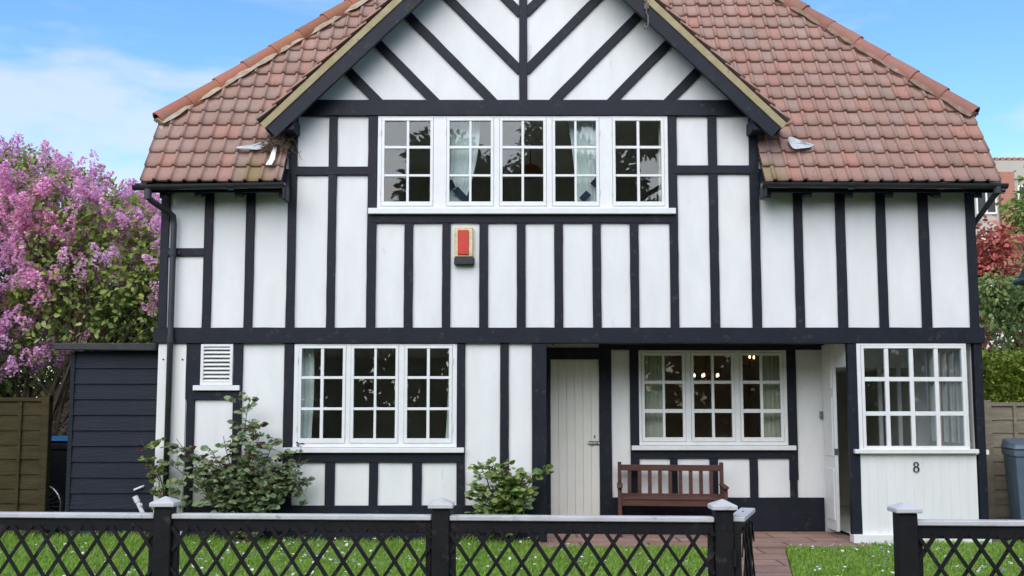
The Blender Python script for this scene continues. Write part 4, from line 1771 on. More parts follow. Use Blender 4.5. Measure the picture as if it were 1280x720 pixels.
# ------------------------------------------------------------------ WHEELIE BINS
def wheelie(x, y, body, lid, label, rot=0, h=1.0, w=.56, group=None, thin=False):
    o = thing('wheelie_bin', (x, y, 0), label, 'bin', group)
    d = .68
    mb = MB()
    t, b_ = .5, .40
    vs = []
    for z, k in ((.06, .80), (.30, .86), (h * .86, .985), (h * .865, 1.03), (h * .93, 1.04)):
        vs += [(x - w / 2 * k, y - d / 2 * k, z), (x + w / 2 * k, y - d / 2 * k, z), (x + w / 2 * k, y + d / 2 * k, z), (x - w / 2 * k, y + d / 2 * k, z)]
    fs = [(3, 2, 1, 0)]
    for i in range(4):
        for k in range(4):
            fs.append((i * 4 + k, i * 4 + (k + 1) % 4, i * 4 + 4 + (k + 1) % 4, i * 4 + 4 + k))
    fs.append((16, 17, 18, 19))
    mb.add(vs, fs)
    mb.build('body', body, o, bevel=.012)
    mb = MB()
    lz = h * (.955 if thin else .935)
    lr = h * (.022 if thin else .05)
    mb.add([(x - w / 2 * 1.08, y - d / 2 * 1.10, lz), (x + w / 2 * 1.08, y - d / 2 * 1.10, lz), (x + w / 2 * 1.08, y + d / 2, lz), (x - w / 2 * 1.08, y + d / 2, lz),
            (x - w / 2 * .98, y - d / 2 * .98, lz + lr), (x + w / 2 * .98, y - d / 2 * .98, lz + lr), (x + w / 2 * .98, y + d / 2 * .98, lz + lr * 1.9), (x - w / 2 * .98, y + d / 2 * .98, lz + lr * 1.9)],
           [(3, 2, 1, 0), (4, 5, 6, 7), (0, 1, 5, 4), (1, 2, 6, 5), (2, 3, 7, 6), (3, 0, 4, 7)])
    mb.build('lid', lid, o, bevel=.012)
    mb = MB()
    mb.tube([(x - w * .42, y + d / 2 + .06, h * .95), (x + w * .42, y + d / 2 + .06, h * .95)], .016, 8)
    for s in (-1, 1):
        mb.tube([(x + s * w * .42, y + d / 2 + .06, h * .95), (x + s * w * .42, y + d / 2 - .05, h * .90)], .016, 8)
    mb.build('handle', body, o)
    for s in (-1, 1):
        mb = MB()
        mb.tube([(x + s * (w / 2 - .02), y + d / 2 - .1, .10), (x + s * (w / 2 + .03), y + d / 2 - .1, .10)], .10, 16)
        mb.build('wheel', 'rubber', o)
    return o


pbn = U(1257.5, 600, -.33)
wb_ = wheelie(6.34, .05, 'bin_grey', 'bin_grey', 'grey-blue wheelie bin at the right edge in front of the weathered fence', h=UZ(554, -.28) / 1.0, w=.62)
wb_.rotation_euler = (0, 0, R(-15))
pb2 = U(76, 600, 1.6)
wheelie(pb2.x - .05, 1.6, 'bin_black', 'bin_blue', 'black wheelie bin with a blue lid squeezed beside the black shed', h=UZ(546, 1.3), w=.58, thin=True)

# ------------------------------------------------------------------ BICYCLE half hidden behind the olive fence
yb3 = .98
wc = Vector((UX(47, 640, yb3), yb3, .335))
bike = thing('bicycle', (wc.x - .5, yb3, 0), 'dark bicycle with silver wheels, mostly hidden behind the olive fence', 'bicycle')
for k, cx in enumerate((wc.x, wc.x - 1.03)):
    mb = MB()
    ring = [(cx + .325 * math.cos(a), yb3, wc.z + .325 * math.sin(a)) for a in np.linspace(0, 2 * math.pi, 37)]
    mb.tube(ring, .016, 8, caps=False)
    w = mb.build('wheel', 'rubber', bike)
    mb = MB()
    ring = [(cx + .297 * math.cos(a), yb3, wc.z + .297 * math.sin(a)) for a in np.linspace(0, 2 * math.pi, 37)]
    mb.tube(ring, .013, 6, caps=False)
    for a in np.linspace(0, 2 * math.pi, 25)[:-1]:
        mb.tube([(cx, yb3 + .02 * (-1) ** int(a * 9), wc.z), (cx + .29 * math.cos(a), yb3, wc.z + .29 * math.sin(a))], .0022, 4)
    mb.tube([(cx, yb3 - .05, wc.z), (cx, yb3 + .05, wc.z)], .022, 10)
    mb.build('rim', 'metal', w)
mb = MB()
fw, rw = wc, wc + Vector((-1.03, 0, 0))
bb = wc + Vector((-.60, 0, -.05))
hd, hb, st = wc + Vector((-.15, 0, .50)), wc + Vector((-.11, 0, .38)), wc + Vector((-.74, 0, .46))
for a, c in ((fw, hb), (hb, hd), (hd, st), (hb, bb), (st, bb), (bb, rw), (rw, st)):
    mb.tube([a, c], .017, 8)
mb.build('bicycle_frame', 'black_plastic', bike)
mb = MB()
mb.tube([hd, hd + Vector((-.03, 0, .10)), hd + Vector((.08, 0, .12)), hd + Vector((.08, .26, .12)), hd + Vector((-.08, .28, .10))], .012, 8)
mb.tube([hd + Vector((.08, 0, .12)), hd + Vector((.08, -.26, .12)), hd + Vector((-.08, -.28, .10))], .012, 8)
mb.build('handlebar', 'metal', bike)
mb = MB()
mb.lathe(st + Vector((-.02, 0, .08)), [(.02, -.08), (.03, 0), (.09, .02), (.08, .05), (.02, .06)], 12)
mb.build('saddle', 'rubber', bike)

# ------------------------------------------------------------------ FRONT LATTICE FENCE AND GATE
ZF = .985       # top of the white capping


def fence_frame(o, a, c, ztop, flip=1, stile0=True, stile1=True, hole_at=None, capw=.085, part_prefix=''):
    """one lattice bay from ground point a to c (2D), parts parented to o"""
    a, c = Vector(a), Vector(c)
    t = (c - a).normalized()
    L_ = (c - a).length
    nrm = Vector((t.y, -t.x))       # towards the street

    def P(s, d, z):
        q = a + t * s + nrm * d
        return Vector((q.x, q.y, z))

    def bx(s0, s1, d0, d1, z0, z1, mb):
        return mb.obox(P((s0 + s1) / 2, (d0 + d1) / 2, (z0 + z1) / 2), Vector((t.x, t.y, 0)) * (s1 - s0) / 2, Vector((nrm.x, nrm.y, 0)) * (d1 - d0) / 2, (0, 0, (z1 - z0) / 2))
    mb = MB()
    bx(0, L_, -capw / 2, capw / 2, ztop - .030, ztop, mb)
    mb.build('capping', 'fence_white', o, bevel=.005)
    mb = MB()
    bx(.002, L_ - .002, -.022, .022, ztop - .105, ztop - .032, mb)
    mb.build('rail', 'fence_black', o, bevel=.003)
    mb = MB()
    bx(.002, L_ - .002, -.022, .022, .10, .17, mb)
    mb.build('rail', 'fence_black', o, bevel=.003)
    for s0, on in ((.002, stile0), (L_ - .036, stile1)):
        if on:
            mb = MB()
            bx(s0, s0 + .034, -.020, .020, .172, ztop - .107, mb)
            mb.build('stile', 'fence_black', o, bevel=.003)
    # lattice: two sets of laths
    mb = MB()
    pu, pv = .157, .232
    z0, z1 = .13, ztop - .075
    slope = pv / pu
    hgt = z1 - z0
    run = hgt / slope
    k0 = int(-run / pu) - 2
    k1 = int(L_ / pu) + 2
    for sgn in (1, -1):
        d = .028 if sgn > 0 else .036
        for k in range(k0, k1 + int(run / pu) + 2):
            s_b = k * pu + .05 + random.uniform(-.004, .004)
            pts = [(s_b, z0), (s_b + sgn * run + random.uniform(-.007, .007), z1)]
            (sa, za), (sb, zb_) = pts
            # clip in s
            lo, hi = .004, L_ - .004
            def at(s): return za + (zb_ - za) * (s - sa) / (sb - sa)
            if min(sa, sb) > hi or max(sa, sb) < lo:
                continue
            if sa < lo: za2, sa2 = at(lo), lo
            elif sa > hi: za2, sa2 = at(hi), hi
            else: za2, sa2 = za, sa
            if sb < lo: zb2_, sb2 = at(lo), lo
            elif sb > hi: zb2_, sb2 = at(hi), hi
            else: zb2_, sb2 = zb_, sb
            if abs(sb2 - sa2) < .02:
                continue
            A_, B_ = P(sa2, d, za2), P(sb2, d, zb2_)
            mb.bar(A_, B_, .027 + random.uniform(-.0015, .0015), .0075, up=(nrm.x, nrm.y, 0)) if False else mb.obox(
                (A_ + B_) / 2, (B_ - A_) / 2, Vector((nrm.x, nrm.y, 0)) * .0038, (B_ - A_).normalized().cross(Vector((nrm.x, nrm.y, 0))).normalized() * (.0110 + random.uniform(-.0013, .0013)))
    mb.build('lattice', 'fence_black', o)


def fence_post(o, x, y, zc, w=.108):
    mb = MB()
    mb.box(x - w / 2, x + w / 2, y - w / 2, y + w / 2, 0, zc - .062)
    p = mb.build('post', 'fence_black', o, bevel=.006)
    c = .076
    mb = MB()
    z0 = zc - .060
    mb.add([(x - c, y - c, z0), (x + c, y - c, z0), (x + c, y + c, z0), (x - c, y + c, z0),
            (x - c, y - c, z0 + .026), (x + c, y - c, z0 + .026), (x + c, y + c, z0 + .026), (x - c, y + c, z0 + .026), (x, y, z0 + .062)],
           [(3, 2, 1, 0), (0, 1, 5, 4), (1, 2, 6, 5), (2, 3, 7, 6), (3, 0, 4, 7), (4, 5, 8), (5, 6, 8), (6, 7, 8), (7, 4, 8)])
    mb.build('post_cap', 'fence_white', p, bevel=.004)


def fence_y(x): return -12 + 6.10 - .055 * x


def fx_at(px, off=0.0):
    # intersection of the pixel ray with the fence line
    k = (px - 640) / F
    # x = k * depth ; depth = 6.10 - .055 x   (the pitch barely matters at this height)
    c_ = .987
    return k * c_ * (6.10 + off) / (1 + .055 * k * c_)


lf = thing('lattice_fence', (-1.2, fence_y(-1.2), 0), 'long black lattice fence with white capping and square posts, left of the gate', 'fence', 'black lattice fences with white capping')
pxs = [-138, 207, 551.5, 903]
px_x = [fx_at(p) for p in pxs]
for x in px_x:
    fence_post(lf, x, fence_y(x), ZF + .105)
px_x0 = [px_x[0] - 1.72] + px_x
fence_post(lf, px_x0[0], fence_y(px_x0[0]), ZF + .105)
for x0, x1 in zip(px_x0[:-1], px_x0[1:]):
    fence_frame(lf, (x0 + .055, fence_y(x0 + .055)), (x1 - .055, fence_y(x1 - .055)), ZF)
rf = thing('lattice_fence', (3.2, fence_y(3.2), 0), 'short black lattice fence with white capping, right of the gate', 'fence', 'black lattice fences with white capping')
yoff = -.10
xr1 = fx_at(1130.5, yoff)


def fy2(x): return fence_y(x) + yoff


fence_post(rf, xr1, fy2(xr1), ZF + .105)
fence_post(rf, xr1 + 1.72, fy2(xr1 + 1.72), ZF + .105)
fence_frame(rf, (xr1 + .055, fy2(xr1)), (xr1 + 1.665, fy2(xr1 + 1.7)), ZF)
# open gate
ga = Vector((px_x[3] + .075, fence_y(px_x[3]) - .04))
gb = Vector((px_x[3] + .265, fence_y(px_x[3]) + .48))
gate = thing('garden_gate', (ga.x, ga.y, 0), 'small black lattice garden gate with white capping, standing open at the path', 'gate')
fence_frame(gate, ga, gb, ZF + .004, capw=.095)
mb = MB()
for z in (.3, .75):
    mb.tube([(ga.x - .02, ga.y - .02, z - .05), (ga.x - .02, ga.y - .02, z + .05)], .012, 8)
mb.build('hinge', 'fence_black', gate)
mb = MB()
m_ = ga.lerp(gb, .55)
mb.lathe((m_.x, m_.y, ZF + .004), [(.009, 0), (.007, .004)], 8)
mb.build('bolt', 'rust', gate)


# ------------------------------------------------------------------ GROUND
def slab(name, poly, z0, z1, material):
    mb = MB()
    n = len(poly)
    mb.add([(x, y, z0) for x, y in poly] + [(x, y, z1) for x, y in poly],
           [tuple(range(n - 1, -1, -1)), tuple(range(n, 2 * n))] + [(i, (i + 1) % n, n + (i + 1) % n, n + i) for i in range(n)])
    o = mb.build(name, material)
    o['kind'] = 'structure'
    return o


bm = bmesh.new()
bmesh.ops.create_grid(bm, x_segments=40, y_segments=40, size=600)
me = bpy.data.meshes.new('ground')
bm.to_mesh(me)
bm.free()
me.transform(Matrix.Translation((0, 300, -.06)))
tag(link('ground', me, 'turf'), kind='structure')
PATH = [(1.32, -6.2), (2.32, -6.25), (2.66, -2.45), (3.12, -.42), (2.30, -.42), (1.98, -1.84)]
slab('lawn', [(-9.5, -6.6), (7.6, -6.6), (7.6, .02), (XPR + .1, .02), (XPR + .1, -.42), (XPL - .1, -.42), (XPL - .1, .02), (-4.2, .02), (-4.2, .6), (-9.5, .6)], -.08, -.02, 'turf')
slab('path', [(1.30, -6.8), (2.30, -6.8), (2.66, -2.45), (3.14, -.42), (2.26, -.42), (1.98, -1.84)], -.07, .0, 'paving')
slab('porch_floor', [(XPL - .2, -.42), (XPR + .12, -.42), (XPR + .12, 1.0), (XPL - .2, 1.0)], -.05, .02, 'paving')
slab('pavement', [(-40, -9.2), (40, -9.2), (40, -6.8), (-40, -6.8)], -.07, -.015, 'slabs')
slab('road', [(-60, -20), (60, -20), (60, -9.3), (-60, -9.3)], -.07, -.055 + .004, 'asphalt')
slab('side_yard', [(XR - .02, .0), (12, .0), (12, 4), (XR - .02, 4)], -.06, -.012, 'slabs')
slab('flower_bed', [(-4.3, -.55), (XPL - .12, -.42), (XPL - .12, -.005), (-4.3, -.005)], -.06, -.004, 'soil')


# lawn grass : real blades
def in_poly(P, poly):
    x, y = P[:, 0], P[:, 1]
    ins = np.zeros(len(P), bool)
    n = len(poly)
    for i in range(n):
        x0, y0 = poly[i]
        x1, y1 = poly[(i + 1) % n]
        c = ((y0 > y) != (y1 > y)) & (x < (x1 - x0) * (y - y0) / (y1 - y0 + 1e-12) + x0)
        ins ^= c
    return ins


PATH2 = [(1.27, -6.9), (2.33, -6.9), (2.68, -2.45), (3.16, -.40), (2.24, -.40), (1.95, -1.84)]


def lawn_points(n, x0, x1, y0, y1):
    P = np.stack([RNG.uniform(x0, x1, n), RNG.uniform(y0, y1, n)], 1)
    k = ~in_poly(P, PATH2)
    k &= ~((P[:, 0] > XPL - .12) & (P[:, 0] < XPR + .12) & (P[:, 1] > -.44))
    k &= ~((P[:, 0] > 4.0) & (P[:, 1] > -.10))
    k &= ~((P[:, 0] < XPL) & (P[:, 0] > -4.25) & (P[:, 1] > -.12))
    k &= ~((P[:, 0] < -4.25) & (P[:, 1] > .18))
    return P[k]


def clump(P, s, seed):
    r = np.random.default_rng(seed)
    v = np.zeros(len(P))
    for _ in range(6):
        k = r.normal(size=2) * s
        v += np.sin(P @ k + r.uniform(0, 6.28))
    return v / 6


Pg = np.concatenate([lawn_points(150000, -7.5, 6.6, -2.9, .2), lawn_points(60000, -6.0, 5.5, -6.6, -2.9)])
n = len(Pg)
edge = np.clip((Pg[:, 1] + .75) / .7, 0, 1) * (Pg[:, 0] < XPL)
hgt = (.045 + .018 * clump(Pg, 2.2, 3) + .02 * clump(Pg, 9, 4)) * RNG.uniform(.6, 1.35, n) + edge * RNG.uniform(.0, .09, n)
hgt = np.clip(hgt, .02, .2)
az = RNG.uniform(0, 2 * math.pi, n)
lean = RNG.uniform(.1, .8, n) * hgt
wd = RNG.uniform(.0035, .0065, n)
base = np.stack([Pg[:, 0], Pg[:, 1], np.full(n, -.02)], 1)
dirv = np.stack([np.cos(az), np.sin(az), np.zeros(n)], 1)
perp = np.stack([-np.sin(az + .7), np.cos(az + .7), np.zeros(n)], 1) * wd[:, None]
up = np.array([0, 0, 1.0])
mid = base + dirv * (lean * .3)[:, None] + up * (hgt * .6 + .02)[:, None]
tip = base + dirv * lean[:, None] + up * (hgt + .02)[:, None]
V = np.stack([base - perp, base + perp, mid + perp * .8, mid - perp * .8, tip + perp * .15, tip - perp * .15], 1).reshape(-1, 3)
o6 = (np.arange(n) * 6)[:, None]
Fq = np.concatenate([o6 + np.array([[0, 1, 2, 3]]), o6 + np.array([[3, 2, 4, 5]])])
tag(link('lawn_grass', np_mesh('lawn_grass', V, Fq), 'grass'), 'bright green lawn grass in front of the house', 'grass', kind='stuff')

# daisies: a ring of petals round a yellow eye
Pd = lawn_points(5200, -7.2, 6.4, -2.8, .1)
dens = clump(Pd, 1.3, 8) + .5 * clump(Pd, 4, 9)
keep = RNG.uniform(0, 1, len(Pd)) < np.clip(.26 + dens * .55, .02, 1)
Pd = Pd[keep]
Pd2 = lawn_points(700, -5.5, 5.0, -6.4, -2.8)
Pd = np.concatenate([Pd, Pd2])
nd = len(Pd)
k = 8
a = np.linspace(0, 2 * math.pi, k, endpoint=False)
rad = RNG.uniform(.012, .020, nd)
tx, ty = RNG.normal(0, .35, nd), RNG.normal(-.25, .35, nd)
hz = RNG.uniform(.055, .095, nd)
ring = np.zeros((nd, k + 1, 3))
ring[:, 0] = np.stack([Pd[:, 0], Pd[:, 1], hz - .004], 1)
for i in range(k):
    x = np.cos(a[i]) * rad * (1 if i % 2 else .9)
    y = np.sin(a[i]) * rad * (1 if i % 2 else .9)
    ring[:, i + 1] = np.stack([Pd[:, 0] + x, Pd[:, 1] + y, hz + tx * x + ty * y], 1)
V = ring.reshape(-1, 3)
o9 = (np.arange(nd) * (k + 1))[:, None]
Ft = np.concatenate([o9 + np.array([[0, i + 1, (i + 1) % k + 1]]) for i in range(k)])
tag(link('daisies', np_mesh('daisies', V, Ft), 'petal'), 'small white daisies scattered through the lawn', 'daisies', kind='stuff')


# ------------------------------------------------------------------ PLANTS
def curve_pts(p0, d0, ln, n, rnd, wob=.15, grav=0.0):
    p, d = Vector(p0), Vector(d0).normalized()
    pts = [p.copy()]
    for i in range(n):
        d = (d + Vector((rnd.gauss(0, wob), rnd.gauss(0, wob), rnd.gauss(0, wob) + grav))).normalized()
        p = p + d * ln / n
        pts.append(p.copy())
    return pts


def rose_bush(label, x, y, stems, spread, seed, leafm='rose_leaf', density=26, extra=(), size=.07, fill=None, red=0):
    rnd = random.Random(seed)
    rng = np.random.default_rng(seed)
    o = thing('rose_bush', (x, y, 0), label, 'rose bush', 'roses against the front wall')
    mb = MB()
    LP, LD, RP, RD = [], [], [], []

    def spray(pts, dens, red_tip):
        L_ = len(pts) - 1
        for i in range(max(1, L_ // 4), L_ + 1):
            for _ in range(dens):
                t = rnd.random()
                p = pts[i - 1].lerp(pts[i], t)
                a = rnd.uniform(0, 6.28)
                side = Vector((math.cos(a), math.sin(a) * .8 - .15, rnd.uniform(-.1, .6))).normalized()
                # compound leaf: 5 leaflets on a stalk
                st = p + side * rnd.uniform(.05, .12)
                mb.tube([p, st], .0018, 4, caps=False)
                nl = rnd.choice((3, 5, 5))
                cross = side.cross(Vector((0, 0, 1))).normalized()
                isr = red_tip and i > L_ - 2
                for q in range(nl):
                    f = (q // 2) / 3
                    s = 0 if q == nl - 1 else (1 if q % 2 else -1)
                    pp = p.lerp(st, .5 + f) if s else st
                    dd = (side + cross * s * 1.1 + Vector((0, 0, -.15))).normalized()
                    (RP if isr else LP).append(pp + dd * .006)
                    (RD if isr else LD).append(dd)
    for (dx, dz, wob) in stems:
        b0 = Vector((x + rnd.uniform(-.12, .12), y + rnd.uniform(-.06, .06), 0))
        tip = Vector((x + dx, y - rnd.uniform(0.0, .12), dz))
        c = b0.lerp(tip, .5) + Vector((-dx * .2 + rnd.gauss(0, wob), rnd.uniform(-.08, .02), .08))
        pts = []
        for i in range(9):
            t = i / 8
            pts.append(b0 * (1 - t) ** 2 + c * 2 * t * (1 - t) + tip * t * t + Vector((rnd.gauss(0, .012), rnd.gauss(0, .012), 0)))
        mb.tube(pts, [.011 - .0075 * i / 8 for i in range(9)], 6)
        spray(pts, max(1, int(density * .1)), rnd.random() < red)
        for i in range(3, 8):
            if rnd.random() < .75:
                d = Vector((rnd.gauss(0, .7), rnd.uniform(-.5, .05), rnd.uniform(.2, 1)))
                tw = curve_pts(pts[i], d, rnd.uniform(.12, .30) * spread, 5, rnd)
                mb.tube(tw, [.0045 - .0006 * k_ for k_ in range(6)], 5)
                spray(tw, max(1, int(density * .08)), rnd.random() < red * .6)
    if fill:
        for (fx, fz, rx, rz, cnt) in fill:
            for _ in range(cnt):
                p = Vector((fx + rnd.gauss(0, rx * .5), y + rnd.uniform(-.16, .08), max(.04, fz + rnd.gauss(0, rz * .5))))
                d = Vector((rnd.gauss(0, 1), rnd.uniform(-1, .2), rnd.gauss(.2, .6))).normalized()
                tw = [p - d * .08, p]
                mb.tube(tw, .0025, 4, caps=False)
                cross = d.cross(Vector((0, 0, 1))).normalized()
                for s in (-1, 0, 1):
                    dd = (d + cross * s * 1.1).normalized()
                    LP.append(p + dd * .004)
                    LD.append(dd)
    mb.build('stems', 'rose_stem', o)
    if LP:
        link('leaves', leaf_mesh('leaves', np.array([tuple(p) for p in LP]), np.array([tuple(d) for d in LD]), size, .74, .12, .12, rng, face=(0, -.85, .75)), leafm, o)
    if RP:
        rl = link('leaves', leaf_mesh('leaves', np.array([tuple(p) for p in RP]), np.array([tuple(d) for d in RD]), size * .8, .6, .15, .2, rng), 'rose_red', o)
        rl['label'] = 'dark red new leaves'
    return o


def RZ(py): return UZ(py, -.3)
def RX(px, py=600): return UX(px, py, -.3)


xb = RX(305)
stems = []
for px, py in ((312, 498), (300, 520), (326, 545), (345, 548), (372, 562), (388, 572), (280, 545), (262, 560), (240, 565), (222, 548), (205, 575), (250, 585), (335, 570), (355, 590), (380, 600), (296, 560), (318, 580)):
    stems.append((RX(px, py) - xb, RZ(py), .05))
rose_bush('large sprawling rose bush with dark leaves and red new shoots beside the drainpipe', xb, -.28, stems, 1.0, 4, density=22,
          fill=[(RX(300), RZ(610), .38, .24, 75), (RX(255), RZ(610), .30, .26, 40), (RX(352), RZ(608), .30, .22, 50), (RX(310), RZ(575), .18, .2, 14)], red=.3, size=.078)
# the loose sprig over the shed
xs_ = RX(222)
rose_bush('thin rose spray straggling left across the black shed corner', xs_, -.22, [(RX(174, 548) - xs_, RZ(548), .02), (RX(188, 577) - xs_, RZ(577), .02)], .6, 12, leafm='rose_light', density=12, red=.5)
xb2 = RX(630)
stems = [(RX(px, py) - xb2, RZ(py), .03) for px, py in ((598, 576), (615, 578), (587, 606), (630, 590), (655, 592), (672, 590), (688, 582), (640, 606), (606, 625), (660, 615))]
rose_bush('smaller light green rose bush against the wall left of the cream door', xb2, -.25, stems, .75, 9, leafm='rose_light', density=15,
          fill=[(RX(632), RZ(612), .10, .18, 14), (RX(605), RZ(642), .16, .08, 14), (RX(650), RZ(645), .16, .08, 14)], red=.05, size=.075)


def tree_skeleton(mb, base, d, ln, r, depth, rnd, tips, spread=.6, up=.12, shrink=.74, kids=(2, 3)):
    n = 5
    pts = curve_pts(base, d, ln, n, rnd, .09, up * .15)
    mb.tube(pts, [r * (1 - .38 * i / n) for i in range(n + 1)], 7 if depth > 1 else 5, caps=False)
    if depth == 0:
        tips.append(pts[-1])
        tips.append(pts[3])
        return
    dd = (pts[-1] - pts[-2]).normalized()
    for k in range(rnd.randint(*kids)):
        a = Vector((rnd.gauss(0, 1), rnd.gauss(0, 1), rnd.gauss(0, .6))).normalized()
        nd_ = (dd + a * spread + Vector((0, 0, up))).normalized()
        tree_skeleton(mb, pts[-1], nd_, ln * shrink * rnd.uniform(.8, 1.15), r * .62, depth - 1, rnd, tips, spread, up, shrink, kids)
    if depth >= 2:
        a = Vector((rnd.gauss(0, 1), rnd.gauss(0, 1), .2)).normalized()
        tree_skeleton(mb, pts[3], (dd * .4 + a).normalized(), ln * shrink * .8, r * .45, depth - 2, rnd, tips, spread, up, shrink, kids)


def leafy(name, label, cat, base, height, leafm, seed, n_leaf=9000, size=.12, clump_r=.55, depth=4, trunk_r=.16, first=.3, group=None, droop=0.0, spread=.6, squash=1.0):
    rnd = random.Random(seed)
    rng = np.random.default_rng(seed)
    o = thing(name, base, label, cat, group)
    mb = MB()
    tips = []
    b0 = Vector(base)
    tree_skeleton(mb, b0 - Vector((0, 0, .05)), (rnd.gauss(0, .05), rnd.gauss(0, .05), 1), height * first, trunk_r, depth, rnd, tips, spread=spread)
    zmax = max(t.z for t in tips)
    k = height / max(zmax - b0.z, .1)
    mb.v = [(b0.x + (v[0] - b0.x) * k * squash, b0.y + (v[1] - b0.y) * k * squash, b0.z + (v[2] - b0.z) * k) for v in mb.v]
    T = np.array([(b0.x + (t.x - b0.x) * k * squash, b0.y + (t.y - b0.y) * k * squash, b0.z + (t.z - b0.z) * k) for t in tips])
    mb.build('trunk', 'bark', o)
    idx = rng.integers(0, len(T), n_leaf)
    off = rand_dirs(n_leaf, rng) * (rng.uniform(0, 1, n_leaf) ** .45 * clump_r)[:, None]
    off[:, 2] *= .65
    P = T[idx] + off
    if droop:
        P[:, 2] -= rng.uniform(0, 1, n_leaf) ** 1.5 * droop
    P[:, 2] = np.maximum(P[:, 2], b0.z + .1)
    D = unit(off) + rand_dirs(n_leaf, rng) * .7 + np.array([0, 0, -.3 - droop * .6])
    link('crown', leaf_mesh('crown', P, D, size, .55, .15, .2, rng), leafm, o)
    return o


# --- lilac
lx, ly = UX(25, 520, 2.3), 2.3
lil = thing('lilac_bush', (lx, ly, 0), 'big lilac bush covered in mauve blossom at the left edge, rising behind the olive fence', 'lilac')
rnd = random.Random(17)
rng = np.random.default_rng(17)
mb = MB()
# crown outline: top height at the photo's x, for the plane of the bush
oxs = [-520, -400, -250, -120, -40, 0, 40, 52, 70, 110, 150, 165, 185, 205, 230]
oys = [420, 260, 190, 165, 160, 163, 142, 160, 176, 172, 208, 214, 200, 222, 262]


def crown_top(x, y):
    px = 640 + x * F / (12 + y)
    py = np.interp(px, oxs, oys)
    return np.array([UZ(b_, a) - .38 for a, b_ in zip(np.atleast_1d(y), np.atleast_1d(py))])


N0 = 46000
X = rng.uniform(-10.6, -4.62, N0)
Yl = rng.uniform(1.3, 4.6, N0)
top = crown_top(X, np.full(N0, 2.3)) - .25 * np.abs(Yl - 2.6)
botz = 1.5 + .5 * np.abs(np.sin(X * 1.7)) + .1 * (X + 7) ** 2 * .3
Z = botz + (top - botz) * rng.uniform(0, 1, N0) ** .75
Pc = np.stack([X, Yl, Z], 1)


def blob_noise(P, s, seed):
    r = np.random.default_rng(seed)
    v = np.zeros(len(P))
    for _ in range(8):
        kk = r.normal(size=3) * s
        v += np.sin(P @ kk + r.uniform(0, 6.28))
    return v / 8


nz = blob_noise(Pc, 2.2, 1)
depthf = (top - Z)
low = (Pc[:, 2] < 3.0)
keep = (nz > -.30 + .22 * low) & (Z > botz)
keep &= rng.uniform(0, 1, N0) < np.where(low, .36, .95)
PL = Pc[keep]
DL = rand_dirs(len(PL), rng) + np.array([0, -.25, .25])
# stems
LV = np.array([-7.1, 2.4, 0])
for i in range(26):
    a = rnd.uniform(-1.0, 1.25)
    b0 = Vector((lx + rnd.uniform(-.45, .45), ly + rnd.uniform(-.35, .5), -.05))
    d = Vector((math.sin(a) * .8, rnd.uniform(-.25, .35), 1.0))
    ln = rnd.uniform(2.6, 4.3)
    pts = curve_pts(b0, d, ln, 9, rnd, .07, .0)
    pts = [p for p in pts if p.x < -4.6]
    if len(pts) < 4: continue
    mb.tube(pts, [.038 * (1 - .7 * j / 9) for j in range(len(pts))], 6, caps=False)
    for q in range(3, len(pts)):
        for _ in range(2):
            tw = curve_pts(pts[q], (pts[q] - pts[q - 1]).normalized() + Vector((rnd.gauss(0, .6), rnd.gauss(0, .4), rnd.gauss(.1, .4))), rnd.uniform(.5, 1.1), 5, rnd, .13)
            tw = [p for p in tw if p.x < -4.6]
            if len(tw) > 2:
                mb.tube(tw, [.010 * (1 - .7 * j / 5) for j in range(len(tw))], 4, caps=False)
# the long arching branch seen reaching right over the shed roof
arch = [U(98, 500, 2.0), U(120, 470, 2.0), U(148, 440, 2.0), U(168, 400, 2.1), U(184, 365, 2.2), U(196, 345, 2.3)]
mb.tube(arch, [.035, .03, .026, .02, .014, .008], 7)
mb.tube([U(60, 500, 2.2), U(78, 460, 2.2), U(110, 425, 2.3), U(140, 405, 2.3), U(170, 385, 2.4)], [.035, .03, .024, .015, .008], 7)
mb.build('trunk', 'bark', lil)
link('leaves', leaf_mesh('leaves', PL, DL, .088, .62, .15, .2, rng, face=(0, -.6, .9)), 'lilac_leaf', lil)
# flower panicles on the outer, upper and front side
Nb = 5600
X = rng.uniform(-10.4, -4.66, Nb)
Yl = rng.uniform(1.15, 4.2, Nb)
top = crown_top(X, np.full(Nb, 2.3)) - .2 * np.abs(Yl - 2.3)
u = rng.uniform(0, 1, Nb)
Z = top - .05 - 3.3 * u ** 1.25
Pb = np.stack([X, Yl, Z], 1)
nb_ = .55 * blob_noise(Pb, 1.6, 6) + .75 * blob_noise(Pb, 4.2, 7)
pxb = 640 + X * F / (12 + Yl)
kd = np.interp(pxb, [40, 110, 190], [.16, .30, .62])
prob = np.clip(.78 - kd * (top - Z) + 1.5 * nb_, 0, 1)
front = np.clip(1.25 - (Yl - 1.15) * .30, .25, 1)
sel = (rng.uniform(0, 1, Nb) < prob * front) & (Z > np.where(pxb < 105, 2.0, 2.6))
Pb = Pb[sel]
K = 95
npn = len(Pb)
plen = rng.uniform(.18, .36, npn)
pdir = unit(np.stack([rng.normal(0, .5, npn), rng.normal(-.35, .4, npn), rng.uniform(.3, 1.1, npn)], 1))
t = rng.uniform(0, 1, (npn, K))
rr = (.066 * (1 - t) ** .8 + .008) * np.sqrt(rng.uniform(.3, 1, (npn, K)))
ang = rng.uniform(0, 6.283, (npn, K))
e1 = unit(np.cross(pdir, np.array([0.3, .2, 1.0])))
e2 = np.cross(pdir, e1)
FP = Pb[:, None, :] + pdir[:, None, :] * (t * plen[:, None])[..., None] + e1[:, None, :] * (rr * np.cos(ang))[..., None] + e2[:, None, :] * (rr * np.sin(ang))[..., None]
FD = e1[:, None, :] * np.cos(ang)[..., None] + e2[:, None, :] * np.sin(ang)[..., None] + pdir[:, None, :] * .3
